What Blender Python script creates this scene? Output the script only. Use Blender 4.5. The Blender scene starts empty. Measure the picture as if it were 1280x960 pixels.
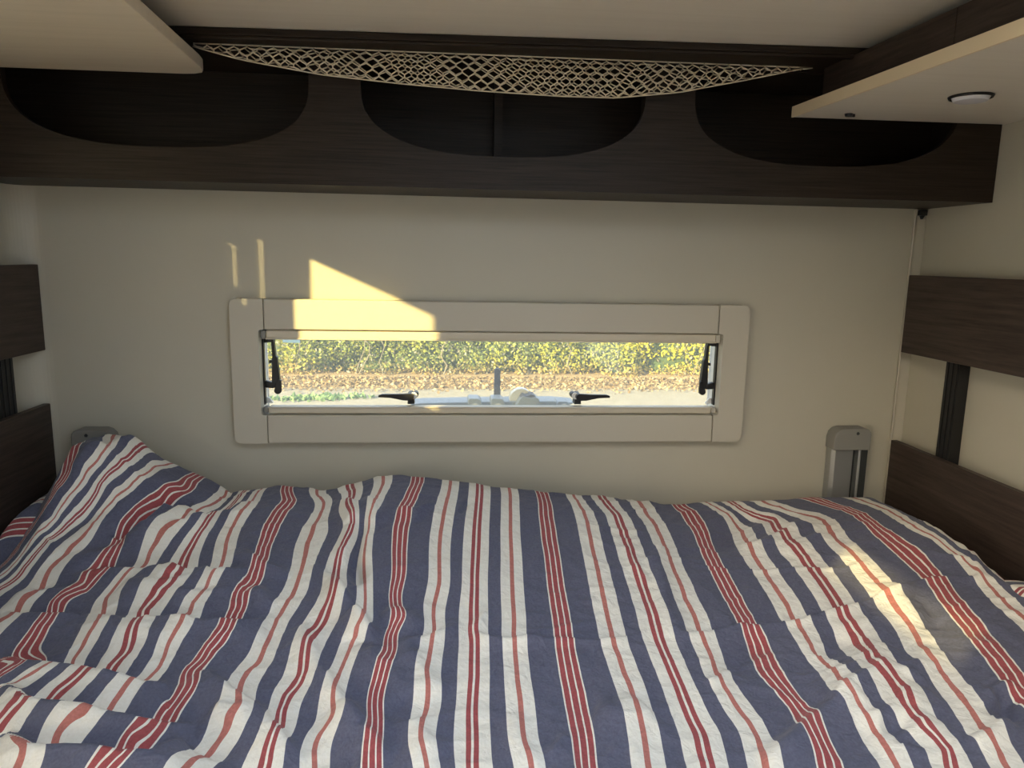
import bpy, bmesh, math, random
import numpy as np
from mathutils import Vector, Matrix, noise
from mathutils.geometry import tessellate_polygon
S = bpy.context.scene
COL = S.collection
PI = math.pi
random.seed(7)
rng = np.random.default_rng(7)

# ------------------------------------------------------------------ materials
def mat(name, color, rough=0.6, spec=0.4, metal=0.0):
    m = bpy.data.materials.new(name); m.use_nodes = True
    b = m.node_tree.nodes['Principled BSDF']
    b.inputs['Base Color'].default_value = (*color, 1); b.inputs['Roughness'].default_value = rough
    b.inputs['Specular IOR Level'].default_value = spec; b.inputs['Metallic'].default_value = metal
    return m
def node(nt, kind, **kw):
    n = nt.nodes.new(kind)
    for k, v in kw.items(): setattr(n, k, v)
    return n
def grain(m, c1, c2, scale, detail=6, bump=0.0, lo=0.3, hi=0.7):
    nt = m.node_tree; b = nt.nodes['Principled BSDF']
    tc = node(nt, 'ShaderNodeTexCoord'); mp = node(nt, 'ShaderNodeMapping'); mp.inputs['Scale'].default_value = scale
    nz = node(nt, 'ShaderNodeTexNoise'); nz.inputs['Scale'].default_value = 1.0; nz.inputs['Detail'].default_value = detail
    nz.inputs['Roughness'].default_value = 0.65
    rp = node(nt, 'ShaderNodeValToRGB'); rp.color_ramp.elements[0].position = lo; rp.color_ramp.elements[1].position = hi
    rp.color_ramp.elements[0].color = (*c1, 1); rp.color_ramp.elements[1].color = (*c2, 1)
    nt.links.new(tc.outputs['Object'], mp.inputs['Vector']); nt.links.new(mp.outputs['Vector'], nz.inputs['Vector'])
    nt.links.new(nz.outputs['Fac'], rp.inputs['Fac']); nt.links.new(rp.outputs['Color'], b.inputs['Base Color'])
    if bump:
        bp = node(nt, 'ShaderNodeBump'); bp.inputs['Strength'].default_value = bump; bp.inputs['Distance'].default_value = 0.002
        nt.links.new(nz.outputs['Fac'], bp.inputs['Height']); nt.links.new(bp.outputs['Normal'], b.inputs['Normal'])
    return m
M_WALL = grain(mat('wall_laminate', (.49, .465, .385), .45, .35), (.475, .45, .372), (.50, .475, .395), (3, 3, 3))
M_CEIL = grain(mat('ceiling_laminate', (.66, .61, .53), .5, .3), (.63, .585, .505), (.68, .635, .555), (2, 60, 60))
M_FRAME = mat('cream_plastic', (.50, .47, .395), .42, .4)
M_RAILP = mat('pale_beige_plastic', (.56, .51, .41), .35, .4)
M_WHITE = mat('white_plastic', (.75, .74, .70), .4, .4)
M_BLACK = mat('black_plastic', (.012, .012, .013), .4, .4)
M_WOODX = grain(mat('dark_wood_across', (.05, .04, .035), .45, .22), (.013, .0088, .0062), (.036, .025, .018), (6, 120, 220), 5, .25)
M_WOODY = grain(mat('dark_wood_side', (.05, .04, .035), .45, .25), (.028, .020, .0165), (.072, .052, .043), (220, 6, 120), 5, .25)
M_BOARD = grain(mat('cream_board', (.64, .57, .46), .5, .3), (.60, .535, .43), (.66, .59, .48), (4, 60, 60))
M_TAN = mat('tan_edge_band', (.70, .58, .40), .5, .3)
M_GREY = mat('grey_plastic', (.24, .235, .22), .5, .4)
M_ALU = mat('brushed_aluminium', (.42, .43, .43), .42, .5, .7)
M_DKALU = mat('dark_groove', (.05, .055, .055), .5, .4, .3)
M_NET = mat('cream_net_cord', (.80, .70, .53), .8, .1)
M_LENS = mat('frosted_lens', (.75, .75, .80), .25, .5)
M_FLOOR = grain(mat('vinyl_floor', (.25, .2, .15), .5, .3), (.2, .15, .11), (.3, .24, .18), (4, 40, 4))
M_MATT = mat('mattress_cover', (.7, .68, .63), .9, .1)
M_BASE = mat('bed_base_board', (.55, .52, .46), .6, .3)
M_PIPE = mat('piping_cord', (.5, .44, .36), .8, .1)

def fabric():
    m = mat('striped_cotton', (.7, .7, .65), .9, .12); nt = m.node_tree; b = nt.nodes['Principled BSDF']
    try: b.inputs['Sheen Weight'].default_value = .12
    except Exception: pass
    uv = node(nt, 'ShaderNodeUVMap'); uv.uv_map = 'UVMap'
    sx = node(nt, 'ShaderNodeSeparateXYZ'); nt.links.new(uv.outputs['UV'], sx.inputs[0])
    a = node(nt, 'ShaderNodeMath', operation='ADD'); a.inputs[1].default_value = 100.5
    fr = node(nt, 'ShaderNodeMath', operation='FRACT'); sb = node(nt, 'ShaderNodeMath', operation='SUBTRACT'); sb.inputs[1].default_value = .5
    ab = node(nt, 'ShaderNodeMath', operation='ABSOLUTE'); m2 = node(nt, 'ShaderNodeMath', operation='MULTIPLY'); m2.inputs[1].default_value = 2
    nt.links.new(sx.outputs['X'], a.inputs[0]); nt.links.new(a.outputs[0], fr.inputs[0]); nt.links.new(fr.outputs[0], sb.inputs[0])
    nt.links.new(sb.outputs[0], ab.inputs[0]); nt.links.new(ab.outputs[0], m2.inputs[0])
    W, N, R, L = (.80, .78, .72), (.113, .119, .178), (.35, .085, .092), (.48, .18, .155)
    stops = [(0, R), (.0125, W), (.0205, R), (.0455, W), (.053, N), (.196, W), (.2525, L), (.2785, W), (.336, N), (.415, W), (.470, R), (.4925, W)]
    rp = node(nt, 'ShaderNodeValToRGB'); cr = rp.color_ramp; cr.interpolation = 'CONSTANT'
    while len(cr.elements) > 1: cr.elements.remove(cr.elements[-1])
    cr.elements[0].position = 0; cr.elements[0].color = (*stops[0][1], 1)
    for p, c in stops[1:]:
        e = cr.elements.new(p * 2); e.color = (*c, 1)
    nt.links.new(m2.outputs[0], rp.inputs['Fac'])
    tc = node(nt, 'ShaderNodeTexCoord')
    nz = node(nt, 'ShaderNodeTexNoise'); nz.inputs['Scale'].default_value = 260; nz.inputs['Detail'].default_value = 3
    nt.links.new(tc.outputs['Object'], nz.inputs['Vector'])
    mx = node(nt, 'ShaderNodeMix', data_type='RGBA', blend_type='OVERLAY'); mx.inputs[0].default_value = .30
    nt.links.new(rp.outputs['Color'], mx.inputs[6]); nt.links.new(nz.outputs['Fac'], mx.inputs[7])
    nt.links.new(mx.outputs[2], b.inputs['Base Color'])
    n2 = node(nt, 'ShaderNodeTexNoise'); n2.inputs['Scale'].default_value = 48; n2.inputs['Detail'].default_value = 6; n2.inputs['Distortion'].default_value = .6
    nt.links.new(tc.outputs['Object'], n2.inputs['Vector'])
    bp = node(nt, 'ShaderNodeBump'); bp.inputs['Strength'].default_value = .8; bp.inputs['Distance'].default_value = .005
    nt.links.new(n2.outputs['Fac'], bp.inputs['Height']); nt.links.new(bp.outputs['Normal'], b.inputs['Normal'])
    return m
M_CLOTH = fabric()
def pane_mat(name, tint, gloss=.06, haze=.05):
    m = bpy.data.materials.new(name); m.use_nodes = True; nt = m.node_tree; nt.nodes.clear()
    o = node(nt, 'ShaderNodeOutputMaterial'); t = node(nt, 'ShaderNodeBsdfTransparent'); t.inputs[0].default_value = (*tint, 1)
    g = node(nt, 'ShaderNodeBsdfGlossy'); g.inputs['Roughness'].default_value = .03
    d = node(nt, 'ShaderNodeBsdfTranslucent'); d.inputs['Color'].default_value = (.9, .92, .92, 1)
    x1 = node(nt, 'ShaderNodeMixShader'); x1.inputs[0].default_value = haze; x2 = node(nt, 'ShaderNodeMixShader'); x2.inputs[0].default_value = gloss
    nt.links.new(t.outputs[0], x1.inputs[1]); nt.links.new(d.outputs[0], x1.inputs[2])
    nt.links.new(x1.outputs[0], x2.inputs[1]); nt.links.new(g.outputs[0], x2.inputs[2]); nt.links.new(x2.outputs[0], o.inputs[0])
    return m
M_PANE = pane_mat('acrylic_pane', (.60, .61, .61), .015, .05)  # milky share in the pane stands in for overexposed bloom
M_STICK = pane_mat('pale_blue_sticker', (.55, .72, .80), .04, .5)
def leafmat(name):
    m = bpy.data.materials.new(name); m.use_nodes = True; nt = m.node_tree; nt.nodes.clear()
    o = node(nt, 'ShaderNodeOutputMaterial'); at = node(nt, 'ShaderNodeAttribute'); at.attribute_name = 'leaf_colour'
    d = node(nt, 'ShaderNodeBsdfDiffuse'); t = node(nt, 'ShaderNodeBsdfTranslucent'); x = node(nt, 'ShaderNodeMixShader'); x.inputs[0].default_value = .3
    nt.links.new(at.outputs['Color'], d.inputs['Color']); nt.links.new(at.outputs['Color'], t.inputs['Color'])
    nt.links.new(d.outputs[0], x.inputs[1]); nt.links.new(t.outputs[0], x.inputs[2]); nt.links.new(x.outputs[0], o.inputs[0])
    return m
M_LEAF = leafmat('leaves')
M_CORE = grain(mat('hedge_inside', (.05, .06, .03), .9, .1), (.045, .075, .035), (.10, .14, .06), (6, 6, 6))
M_STEM = mat('pale_stem', (.20, .185, .15), .8, .1)
M_ROAD = grain(mat('pale_gravel', (.4, .38, .33), .9, .1), (.27, .255, .215), (.35, .335, .30), (9, 9, 9))
M_SOIL = grain(mat('leafy_soil', (.2, .13, .07), .95, .1), (.24, .18, .11), (.38, .30, .19), (20, 20, 20))
M_BIKE = mat('pale_grey_plastic', (.27, .30, .33), .4, .4)
M_BIKED = mat('dark_grey_rubber', (.09, .09, .11), .6, .3)

# ------------------------------------------------------------------ mesh helpers
def link(name, bm, m, parent=None, smooth=False, bevel=0.0, seg=2):
    me = bpy.data.meshes.new(name)
    bmesh.ops.remove_doubles(bm, verts=bm.verts, dist=1e-6)
    bmesh.ops.recalc_face_normals(bm, faces=bm.faces); bm.to_mesh(me); bm.free()
    o = bpy.data.objects.new(name, me); COL.objects.link(o); me.materials.append(m)
    if smooth:
        me.polygons.foreach_set('use_smooth', [True] * len(me.polygons))
    if bevel:
        b = o.modifiers.new('Bevel', 'BEVEL'); b.width = bevel; b.segments = seg; b.limit_method = 'ANGLE'; b.angle_limit = .6
        me.polygons.foreach_set('use_smooth', [True] * len(me.polygons))
        w = o.modifiers.new('Normals', 'WEIGHTED_NORMAL'); w.keep_sharp = True
    if parent is not None: adopt(o, parent)
    return o
def adopt(o, parent):
    # meshes are built in world coordinates; only the Empty of a thing carries a location
    o.parent = parent
    o.matrix_parent_inverse = Matrix.Translation(parent.location).inverted() if parent.type == 'EMPTY' else Matrix.Identity(4)
def thing(name, label, cat, loc, group=None, kind=None):
    o = bpy.data.objects.new(name, None); COL.objects.link(o); o.location = loc; o.empty_display_size = .05
    return tag(o, label, cat, group, kind)
def tag(o, label, cat, group=None, kind=None):
    o['label'] = label; o['category'] = cat
    if group: o['group'] = group
    if kind: o['kind'] = kind
    return o
def struct(o, label, cat):
    return tag(o, label, cat, kind='structure')
def box(bm, x0, x1, y0, y1, z0, z1):
    v = [bm.verts.new((x, y, z)) for x in (x0, x1) for y in (y0, y1) for z in (z0, z1)]
    for f in ((0, 1, 3, 2), (4, 6, 7, 5), (0, 4, 5, 1), (2, 3, 7, 6), (0, 2, 6, 4), (1, 5, 7, 3)): bm.faces.new([v[i] for i in f])
    return bm
def bx(*a): return box(bmesh.new(), *a)
def prism(bm, pts, lo, hi, axis):
    """pts: outline in the two other axes (in x,y,z order); extruded along axis from lo to hi (numbers or functions of the first coordinate)."""
    def P(a, b, c):
        c = c(a) if callable(c) else c
        return {'x': (c, a, b), 'y': (a, c, b), 'z': (a, b, c)}[axis]
    A = [bm.verts.new(P(a, b, lo)) for a, b in pts]; B = [bm.verts.new(P(a, b, hi)) for a, b in pts]
    n = len(pts)
    if n > 4:
        for t in tessellate_polygon([[Vector((a, b, 0)) for a, b in pts]]):
            bm.faces.new([A[i] for i in t]); bm.faces.new([B[i] for i in reversed(t)])
    else: bm.faces.new(A); bm.faces.new(B[::-1])
    for i in range(n): bm.faces.new((A[i], B[i], B[(i + 1) % n], A[(i + 1) % n]))
    return bm
def arc(cx, cy, r, a0, a1, n=6):
    return [(cx + r * math.cos(math.radians(a0 + (a1 - a0) * i / n)), cy + r * math.sin(math.radians(a0 + (a1 - a0) * i / n))) for i in range(n + 1)]
def disc(bm, c, axis, r0, r1, h, n=28):
    ax = Vector(axis).normalized(); u = ax.orthogonal().normalized(); w = ax.cross(u); c = Vector(c)
    A = [bm.verts.new(c + r0 * (u * math.cos(2 * PI * i / n) + w * math.sin(2 * PI * i / n))) for i in range(n)]
    B = [bm.verts.new(c + ax * h + r1 * (u * math.cos(2 * PI * i / n) + w * math.sin(2 * PI * i / n))) for i in range(n)]
    bm.faces.new(A); bm.faces.new(B[::-1])
    for i in range(n): bm.faces.new((A[i], B[i], B[(i + 1) % n], A[(i + 1) % n]))
    return bm
def bar(bm, p, q, r, n=4):
    p, q = Vector(p), Vector(q); d = q - p
    if d.length < 1e-6: return bm
    disc(bm, p, d, r, r, d.length, n); return bm
def grid_wall(name, axis, lo, hi, A, B, holes, m):
    """wall slab: axis is its thin direction; A, B the spans along the other two axes; holes are (a0,a1,b0,b1)."""
    ca = sorted({A[0], A[1], *[h[0] for h in holes], *[h[1] for h in holes]}); cb = sorted({B[0], B[1], *[h[2] for h in holes], *[h[3] for h in holes]})
    bm = bmesh.new()
    for a0, a1 in zip(ca, ca[1:]):
        for b0, b1 in zip(cb, cb[1:]):
            am, bmid = (a0 + a1) / 2, (b0 + b1) / 2
            if any(h[0] < am < h[1] and h[2] < bmid < h[3] for h in holes): continue
            if axis == 'x': box(bm, lo, hi, a0, a1, b0, b1)
            elif axis == 'y': box(bm, a0, a1, lo, hi, b0, b1)
            else: box(bm, a0, a1, b0, b1, lo, hi)
    return link(name, bm, m)

# ------------------------------------------------------------------ room shell
XW0, XW1 = -.944, 1.168
struct(grid_wall('wall_back', 'y', 0, .035, (XW0 - .04, XW1 + .04), (-.1, 2.2), [(-.44, .683, 1.312, 1.542)], M_WALL), 'cream laminate back wall around the wide window', 'wall')
struct(grid_wall('wall_left', 'x', XW0 - .010, XW0, (-5.2, 0), (-.1, 3.0),
                 [(-.855, -.567, 1.75, 1.974), (-2.33, -1.97, 1.865, 1.925), (-2.5, -1.22, 1.09, 1.20), (-2.5, -1.40, 1.20, 1.28), (-2.5, -1.56, 1.28, 1.36), (-2.5, -1.80, 1.36, 1.48), (-2.5, -2.04, 1.48, 1.60), (-.4775, -.461, 1.80, 1.965), (-.424, -.400, 1.83, 1.925)], M_WALL), 'cream laminate left wall', 'wall')  # holes beyond the side window are added to place sun patches and bounce
struct(grid_wall('wall_right', 'x', XW1, XW1 + .04, (-5.2, 0), (-.1, 2.2), [(-4.4, -3.0, .9, 1.9)], M_WALL), 'cream laminate right wall', 'wall')  # unseen rear opening added for cool fill daylight
struct(grid_wall('ceiling', 'z', 2.10, 2.13, (XW0, XW1), (-5.2, 0), [(-.20, .62, -2.0, -.98), (-.5, .7, -4.2, -3.2)], M_CEIL), 'low beige ceiling panel above the bed', 'ceiling')  # unseen roof openings added to bring daylight down from above
struct(grid_wall('wall_front', 'y', -5.24, -5.2, (XW0 - .04, XW1 + .04), (-.1, 2.2), [], M_WALL), 'cream wall closing the room behind the camera', 'wall')
struct(link('floor', bx(XW0, XW1, -5.2, 0, -.1, 0), M_FLOOR), 'brown vinyl floor below the bed', 'floor')
bm = bmesh.new(); prism(bm, [(XW0, 0), (XW0, -.055)] + [(XW0 + .055 - .055 * math.cos(math.radians(a)), -.055 + .055 * math.sin(math.radians(a))) for a in range(8, 90, 8)] + [(XW0 + .055, 0)], 0, 1.835, 'z')
struct(link('trim_1', bm, M_WALL, smooth=False), 'rounded cream cove strip in the left corner', 'corner trim')
bm = bx(1.139, 1.168, -.008, 0, .2, 1.832); box(bm, 1.134, 1.139, -.014, -.010, .2, 1.832)
struct(link('trim_2', bm, M_FRAME, bevel=.0015), 'slim cream cover strip in the right corner', 'corner trim')
bm = bx(1.142, 1.160, -.022, -.010, 1.819, 1.832); prism(bm, [(1.146, 1.819), (1.156, 1.819), (1.151, 1.810)], -.020, -.010, 'y')
tag(link('corner_clip', bm, M_BLACK, bevel=.001), 'tiny black clip at the top of the right corner strip', 'clip')

w4 = thing('bounce_opening', 'added opening low in the left wall for sun that bounces off the bed', 'window', (XW0, -1.75, 1.07), kind='structure')  # unseen stepped opening, added so sunlit bedding throws warm light upwards
link('pane', bx(XW0 - .014, XW0 - .0105, -2.52, -1.20, 1.07, 1.62), pane_mat('bounce_opening_pane', (.97, .97, .95), .03, .01), w4)
# out of view in the left wall: side window and added openings, shaped for the sun patches
w2 = thing('window_2', 'narrow side window high in the left wall', 'window', (XW0, -.72, 1.75), kind='structure')
link('pane', bx(XW0 - .014, XW0 - .0105, -.875, -.565, 1.75, 1.985), pane_mat('sun_dimming_pane', (.62, .61, .54), .03, .01), w2)  # tint added to weaken the sun patch on the back wall
link('pane', bx(XW0 - .014, XW0 - .0105, -.4775, -.461, 1.80, 1.965), pane_mat('streak_slit_pane', (.16, .16, .14), .03, .02), w2)  # added slit: its thin sunbeam imitates a reflected streak on the wall
link('pane', bx(XW0 - .014, XW0 - .0105, -.424, -.400, 1.83, 1.925), pane_mat('faint_streak_slit_pane', (.07, .07, .065), .03, .05), w2)  # second added slit, for the fainter reflected streak
w3 = thing('bed_sun_opening', 'slim added opening high in the left wall, tinted to weaken the sun', 'window', (XW0, -2.16, 1.87), kind='structure')  # unseen opening added for the sun patch on the duvet
link('pane', bx(XW0 - .014, XW0 - .0105, -2.34, -1.96, 1.86, 1.93), pane_mat('tinted_pane', (.34, .34, .32), .03, .02), w3)

# ------------------------------------------------------------------ the window
win = thing('window_1', 'wide low window in a cream plastic frame above the bed', 'window', (.1215, 0, 1.26), kind='structure')
mir = lambda x: .243 - x
def side_piece(fl):
    f = (lambda x: x) if fl else mir
    xo, xs, xi, z0, z1, a0, a1, r = -.489, -.414, -.426, 1.259, 1.597, 1.327, 1.527, .018
    pts = [(xs, z0)] + [(xs, a0 - .0005)] + arc(xi + .006, a0 + .006, .006, 270, 180, 3)[0:] + arc(xi + .006, a1 - .006, .006, 180, 90, 3) + [(xs, a1 + .0005), (xs, z1)] + arc(xo + r, z1 - r, r, 90, 180, 6) + arc(xo + r, z0 + r, r, 180, 270, 6)
    return prism(bmesh.new(), [(f(x), z) for x, z in pts], -.030, 0, 'y')
for fl in (1, 0):
    o = link('frame_side', side_piece(fl), M_FRAME, win)
    b = o.modifiers.new('Bevel', 'BEVEL'); b.width = .0022; b.segments = 2; b.limit_method = 'ANGLE'; b.angle_limit = 1.0
link('frame_top', bx(-.4132, mir(-.4132), -.030, 0, 1.527, 1.597), M_FRAME, win, bevel=.004)
link('frame_bottom', bx(-.4132, mir(-.4132), -.030, 0, 1.259, 1.327), M_FRAME, win, bevel=.004)
def rail(z0, z1, name):
    r = link(name, bx(-.412, mir(-.412), -.022, .004, z0, z1), M_RAILP, win, bevel=.005, seg=3)
    link('rail_lip', bx(-.412, mir(-.412), -.0245, -.019, *( (z0 + .001, z0 + .005) if name == 'blind_rail' else (z1 - .004, z1) )), M_RAILP, r, bevel=.001)
    for s in (1, 0):
        f = (lambda x: x) if s else mir
        a, b = sorted((f(-.424), f(-.4122))); link('rail_end', bx(a, b, -.020, .004, z0 + .001, z1 - .001), M_GREY if s else M_FRAME, r, bevel=.004, seg=3)
rail(1.503, 1.526, 'blind_rail'); rail(1.328, 1.346, 'screen_rail')
bm = bmesh.new()
for a, b in ((-.440, -.427), (mir(-.427), mir(-.440))): box(bm, a, b, -.004, .058, 1.316, 1.538)
box(bm, -.427, mir(-.427), .004, .058, 1.529, 1.542); box(bm, -.427, mir(-.427), .004, .058, 1.312, 1.325)
link('reveal', bm, M_WHITE, win)
pane = link('pane', bx(-.427, mir(-.427), .044, .047, 1.325, 1.529), M_PANE, win)
link('sticker', bx(-.388, -.347, .0425, .044, 1.489, 1.499), M_STICK, pane)
def stay(fl):
    f = (lambda x: x) if fl else mir
    Q = lambda pts: [(f(x), z) for x, z in pts]
    bm = prism(bmesh.new(), Q([(-.4268, 1.346), (-.4228, 1.346), (-.4228, 1.505), (-.4268, 1.505)]), .000, .014, 'y')
    prism(bm, Q([(-.4226, 1.493), (-.400, 1.495), (-.400, 1.505), (-.4226, 1.505)]), .002, .020, 'y')
    s = link('stay', bm, M_BLACK, win, bevel=.0012)
    bm = prism(bmesh.new(), Q([(-.4065, 1.497), (-.4, 1.497), (-.3975, 1.462), (-.394, 1.458), (-.3895, 1.400), (-.391, 1.388), (-.406, 1.385), (-.4085, 1.395), (-.4055, 1.462)]), .006, .020, 'y')
    prism(bm, Q([(-.4135, 1.444), (-.404, 1.445), (-.404, 1.452), (-.4135, 1.451)]), .008, .018, 'y')
    prism(bm, Q([(-.4226, 1.386), (-.404, 1.385), (-.404, 1.398), (-.4226, 1.403)]), .004, .018, 'y')
    a = link('stay_arm', bm, M_BLACK, s, bevel=.0012)
    bm = prism(bmesh.new(), Q(arc(-.394, 1.380, .0085, 180, 360, 8) + arc(-.390, 1.402, .0045, 0, 180, 6)), .000, .008, 'y')
    link('stay_knob', bm, M_BLACK, s, bevel=.0015)
    bm = prism(bmesh.new(), Q([(-.4265, 1.347), (-.409, 1.347), (-.4175, 1.360), (-.4265, 1.362)]), .016, .024, 'y')
    link('stay_foot', bm, M_WHITE, s, bevel=.001)
def latch(fl):
    f = (lambda x: x) if fl else mir
    bm = bmesh.new(); disc(bm, (f(-.083), .004, 1.366), (0, 1, 0), .0075, .0085, .036, 20); disc(bm, (f(-.072), .014, 1.368), (0, 1, 0), .007, .0075, .022, 20)
    prism(bm, [(f(x), z) for x, z in [(-.091, 1.346), (-.074, 1.346), (-.076, 1.366), (-.090, 1.366)]], .010, .040, 'y')
    l = link('latch', bm, M_BLACK, win, bevel=.001)
    pts = arc(-.084, 1.366, .0085, 270, 450, 8) + [(-.110, 1.373), (-.150, 1.3725), (-.159, 1.370), (-.159, 1.3655), (-.130, 1.364), (-.100, 1.358)]
    link('latch_lever', prism(bmesh.new(), [(f(x), z) for x, z in pts], -.006, .004, 'y'), M_BLACK, l, bevel=.002)
    link('latch_ring', disc(bmesh.new(), (f(-.0755), .008, 1.367), (0, 1, 0), .0082, .0082, .006, 20), M_WHITE, l)
for fl in (1, 0): stay(fl)
for fl in (1, 0): latch(fl)

# ------------------------------------------------------------------ shelf across the back wall
Yf = lambda x: -.210 - .015 * (x - .13)
sh = thing('overhead_shelf', 'long dark wood shelf with three scooped openings across the back wall', 'shelf', (.11, 0, 1.835))
def scoop(x0, x1, zb=1.900, zt=2.03, n=40):
    c, h = (x0 + x1) / 2, (x1 - x0) / 2; out = []
    for i in range(n + 1):
        t = -math.cos(PI * i / n); out.append((c + h * t, zt - (zt - zb) * max(0, 1 - abs(t) ** 2.6) ** (1 / 2.6)))
    return out
zt = 2.086; zlo = 1.8355
top = [(XW0 + .001, zt)]
for a, b in ((-.842, -.268), (-.168, .402), (.504, 1.072)): top += [(a, zt)] + scoop(a, b) + [(b, zt)]
top += [(XW1 - .001, zt)]
bm = bmesh.new(); cols = []
for x, z in top: cols.append([bm.verts.new(p) for p in ((x, Yf(x), zlo), (x, Yf(x), z), (x, Yf(x) + .016, z), (x, Yf(x) + .016, zlo))])
for a, b in zip(cols, cols[1:]):
    for k in range(4):
        if abs(a[0].co.x - b[0].co.x) < 1e-6 and k != 1: continue
        bm.faces.new((a[k], b[k], b[(k + 1) % 4], a[(k + 1) % 4]))
bm.faces.new(cols[0]); bm.faces.new(cols[-1][::-1])
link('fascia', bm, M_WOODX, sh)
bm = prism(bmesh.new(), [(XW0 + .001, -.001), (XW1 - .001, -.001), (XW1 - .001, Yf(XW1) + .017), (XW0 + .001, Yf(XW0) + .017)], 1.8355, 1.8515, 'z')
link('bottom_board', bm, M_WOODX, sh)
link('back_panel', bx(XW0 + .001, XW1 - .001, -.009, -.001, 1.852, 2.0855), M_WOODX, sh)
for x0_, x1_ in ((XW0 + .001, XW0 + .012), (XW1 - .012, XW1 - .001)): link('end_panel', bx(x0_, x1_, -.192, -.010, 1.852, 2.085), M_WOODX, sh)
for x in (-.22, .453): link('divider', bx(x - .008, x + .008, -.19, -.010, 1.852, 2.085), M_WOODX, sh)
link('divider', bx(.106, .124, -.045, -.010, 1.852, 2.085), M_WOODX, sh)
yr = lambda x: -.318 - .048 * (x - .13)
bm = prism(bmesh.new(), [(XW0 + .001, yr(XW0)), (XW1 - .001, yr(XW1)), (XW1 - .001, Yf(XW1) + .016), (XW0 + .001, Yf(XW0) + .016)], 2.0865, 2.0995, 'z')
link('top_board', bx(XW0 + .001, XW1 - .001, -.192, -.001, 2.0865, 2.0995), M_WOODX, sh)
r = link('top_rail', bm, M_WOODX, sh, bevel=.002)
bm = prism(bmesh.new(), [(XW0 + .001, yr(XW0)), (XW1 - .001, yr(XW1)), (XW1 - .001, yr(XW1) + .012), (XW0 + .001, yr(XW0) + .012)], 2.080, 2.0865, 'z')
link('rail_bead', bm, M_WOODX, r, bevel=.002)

# the net hung along the rail: a pocket of two layers meeting at its sagging lower edge
NB = [(-.475, 2.079), (-.442, 2.071), (-.385, 2.058), (-.238, 2.037), (-.089, 2.026), (.065, 2.018), (.221, 2.0135), (.332, 2.014), (.461, 2.029), (.59, 2.056), (.703, 2.081), (.73, 2.0845)]
def net_pt(x, v):
    zb_ = np.interp(x, [q[0] for q in NB], [q[1] for q in NB]); L = 2.0855 - zb_
    yt, ybk = Yf(x) - .030, Yf(x) - .008
    if v <= L:
        t = v / max(L, 1e-4); return Vector((x, yt - .014 * math.sin(PI * t) * min(1, L / .04) - .004 * t, 2.0855 - v))
    w = min((v - L) / max(L, 1e-4), 1); return Vector((x, (yt - .004) + (ybk - yt + .004) * w ** .7, zb_ + (v - L)))
bm = bmesh.new(); W_, H_, r_ = .0245, .0112, .0014
xs0 = -.472; ncol = int(1.20 / W_) + 1
def net_edge(a, b):
    for (x, v) in (a, b):
        if x < -.474 or x > .728: return
    La = 2 * (2.0855 - np.interp(a[0], [q[0] for q in NB], [q[1] for q in NB])); Lb = 2 * (2.0855 - np.interp(b[0], [q[0] for q in NB], [q[1] for q in NB]))
    if a[1] < -.001 or b[1] < -.001 or (a[1] > La and b[1] > Lb): return
    bar(bm, net_pt(a[0], min(a[1], La)), net_pt(b[0], min(b[1], Lb)), r_, 5)
for row in range(0, 14):
    for c in range(-1, ncol + 1):
        x = xs0 + c * W_ + (row % 2) * W_ / 2; v = row * H_
        top, mid, l, rr = (x, v), (x, v + .0042), (x - W_ / 2, v + H_), (x + W_ / 2, v + H_)
        net_edge(top, mid); net_edge(mid, l); net_edge(mid, rr)
def cordline(f, r):
    P = [f(-.474 + 1.202 * i / 60) for i in range(61)]
    for p, q in zip(P, P[1:]): bar(bm, p, q, r, 6)
cordline(lambda x: net_pt(x, 0), .0016)
cordline(lambda x: net_pt(x, 2.0855 - float(np.interp(x, [q[0] for q in NB], [q[1] for q in NB]))), .0013)
tag(link('storage_net', bm, M_NET, smooth=True), 'cream mesh net sagging from the dark rail below the ceiling', 'net')

# ------------------------------------------------------------------ overhead cabinets left and right
cb = thing('overhead_cabinet', 'cream cabinet underside with a rounded corner at the upper left', 'cabinet', (-.7, -.6, 2.035))
pts = [(XW0 + .001, -.199), (-.50, -.207)] + [(-.478, -.212), (-.463, -.222), (-.456, -.238)] + [(-.452, -.27), (-.438, -.65), (-.425, -1.1), (XW0 + .001, -1.1)]
link('bottom_board', prism(bmesh.new(), pts, 2.035, 2.057, 'z'), M_BOARD, cb, bevel=.002)
link('front_panel', prism(bmesh.new(), [(-.515, -.225), (-.500, -.225), (-.475, -1.1), (-.49, -1.1)], 2.0575, 2.0995 - .013, 'z'), M_WOODY, cb)
cb2 = thing('overhead_cabinet', 'cream board with a recessed light under a dark cabinet at the upper right', 'cabinet', (.95, -.6, 1.994))
XB = lambda y: .704 - .052 * (y + .23)
pts = [(XB(-.2275) + .004, -.2275), (XW1 - .001, -.2345), (XW1 - .001, -1.1), (XB(-1.1) + .004, -1.1)]
link('bottom_board', prism(bmesh.new(), pts, 1.994, 2.014, 'z'), M_CEIL, cb2, bevel=.001)
link('edge_band', prism(bmesh.new(), [(XB(-.2275), -.2275), (XB(-.2275) + .004, -.2275), (XB(-1.1) + .004, -1.1), (XB(-1.1), -1.1)], 1.9935, 2.0145, 'z'), M_TAN, cb2)
fp = link('front_panel', prism(bmesh.new(), [(.757, -.245), (.773, -.245), (.773 + .012, -.62), (.757 + .012, -.62)], 2.0145, 2.086, 'z'), M_WOODY, cb2)
link('door', prism(bmesh.new(), [(.769, -.622), (.785, -.622), (.80, -1.1), (.784, -1.1)], 2.0145, 2.086, 'z'), M_WOODY, cb2)
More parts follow.
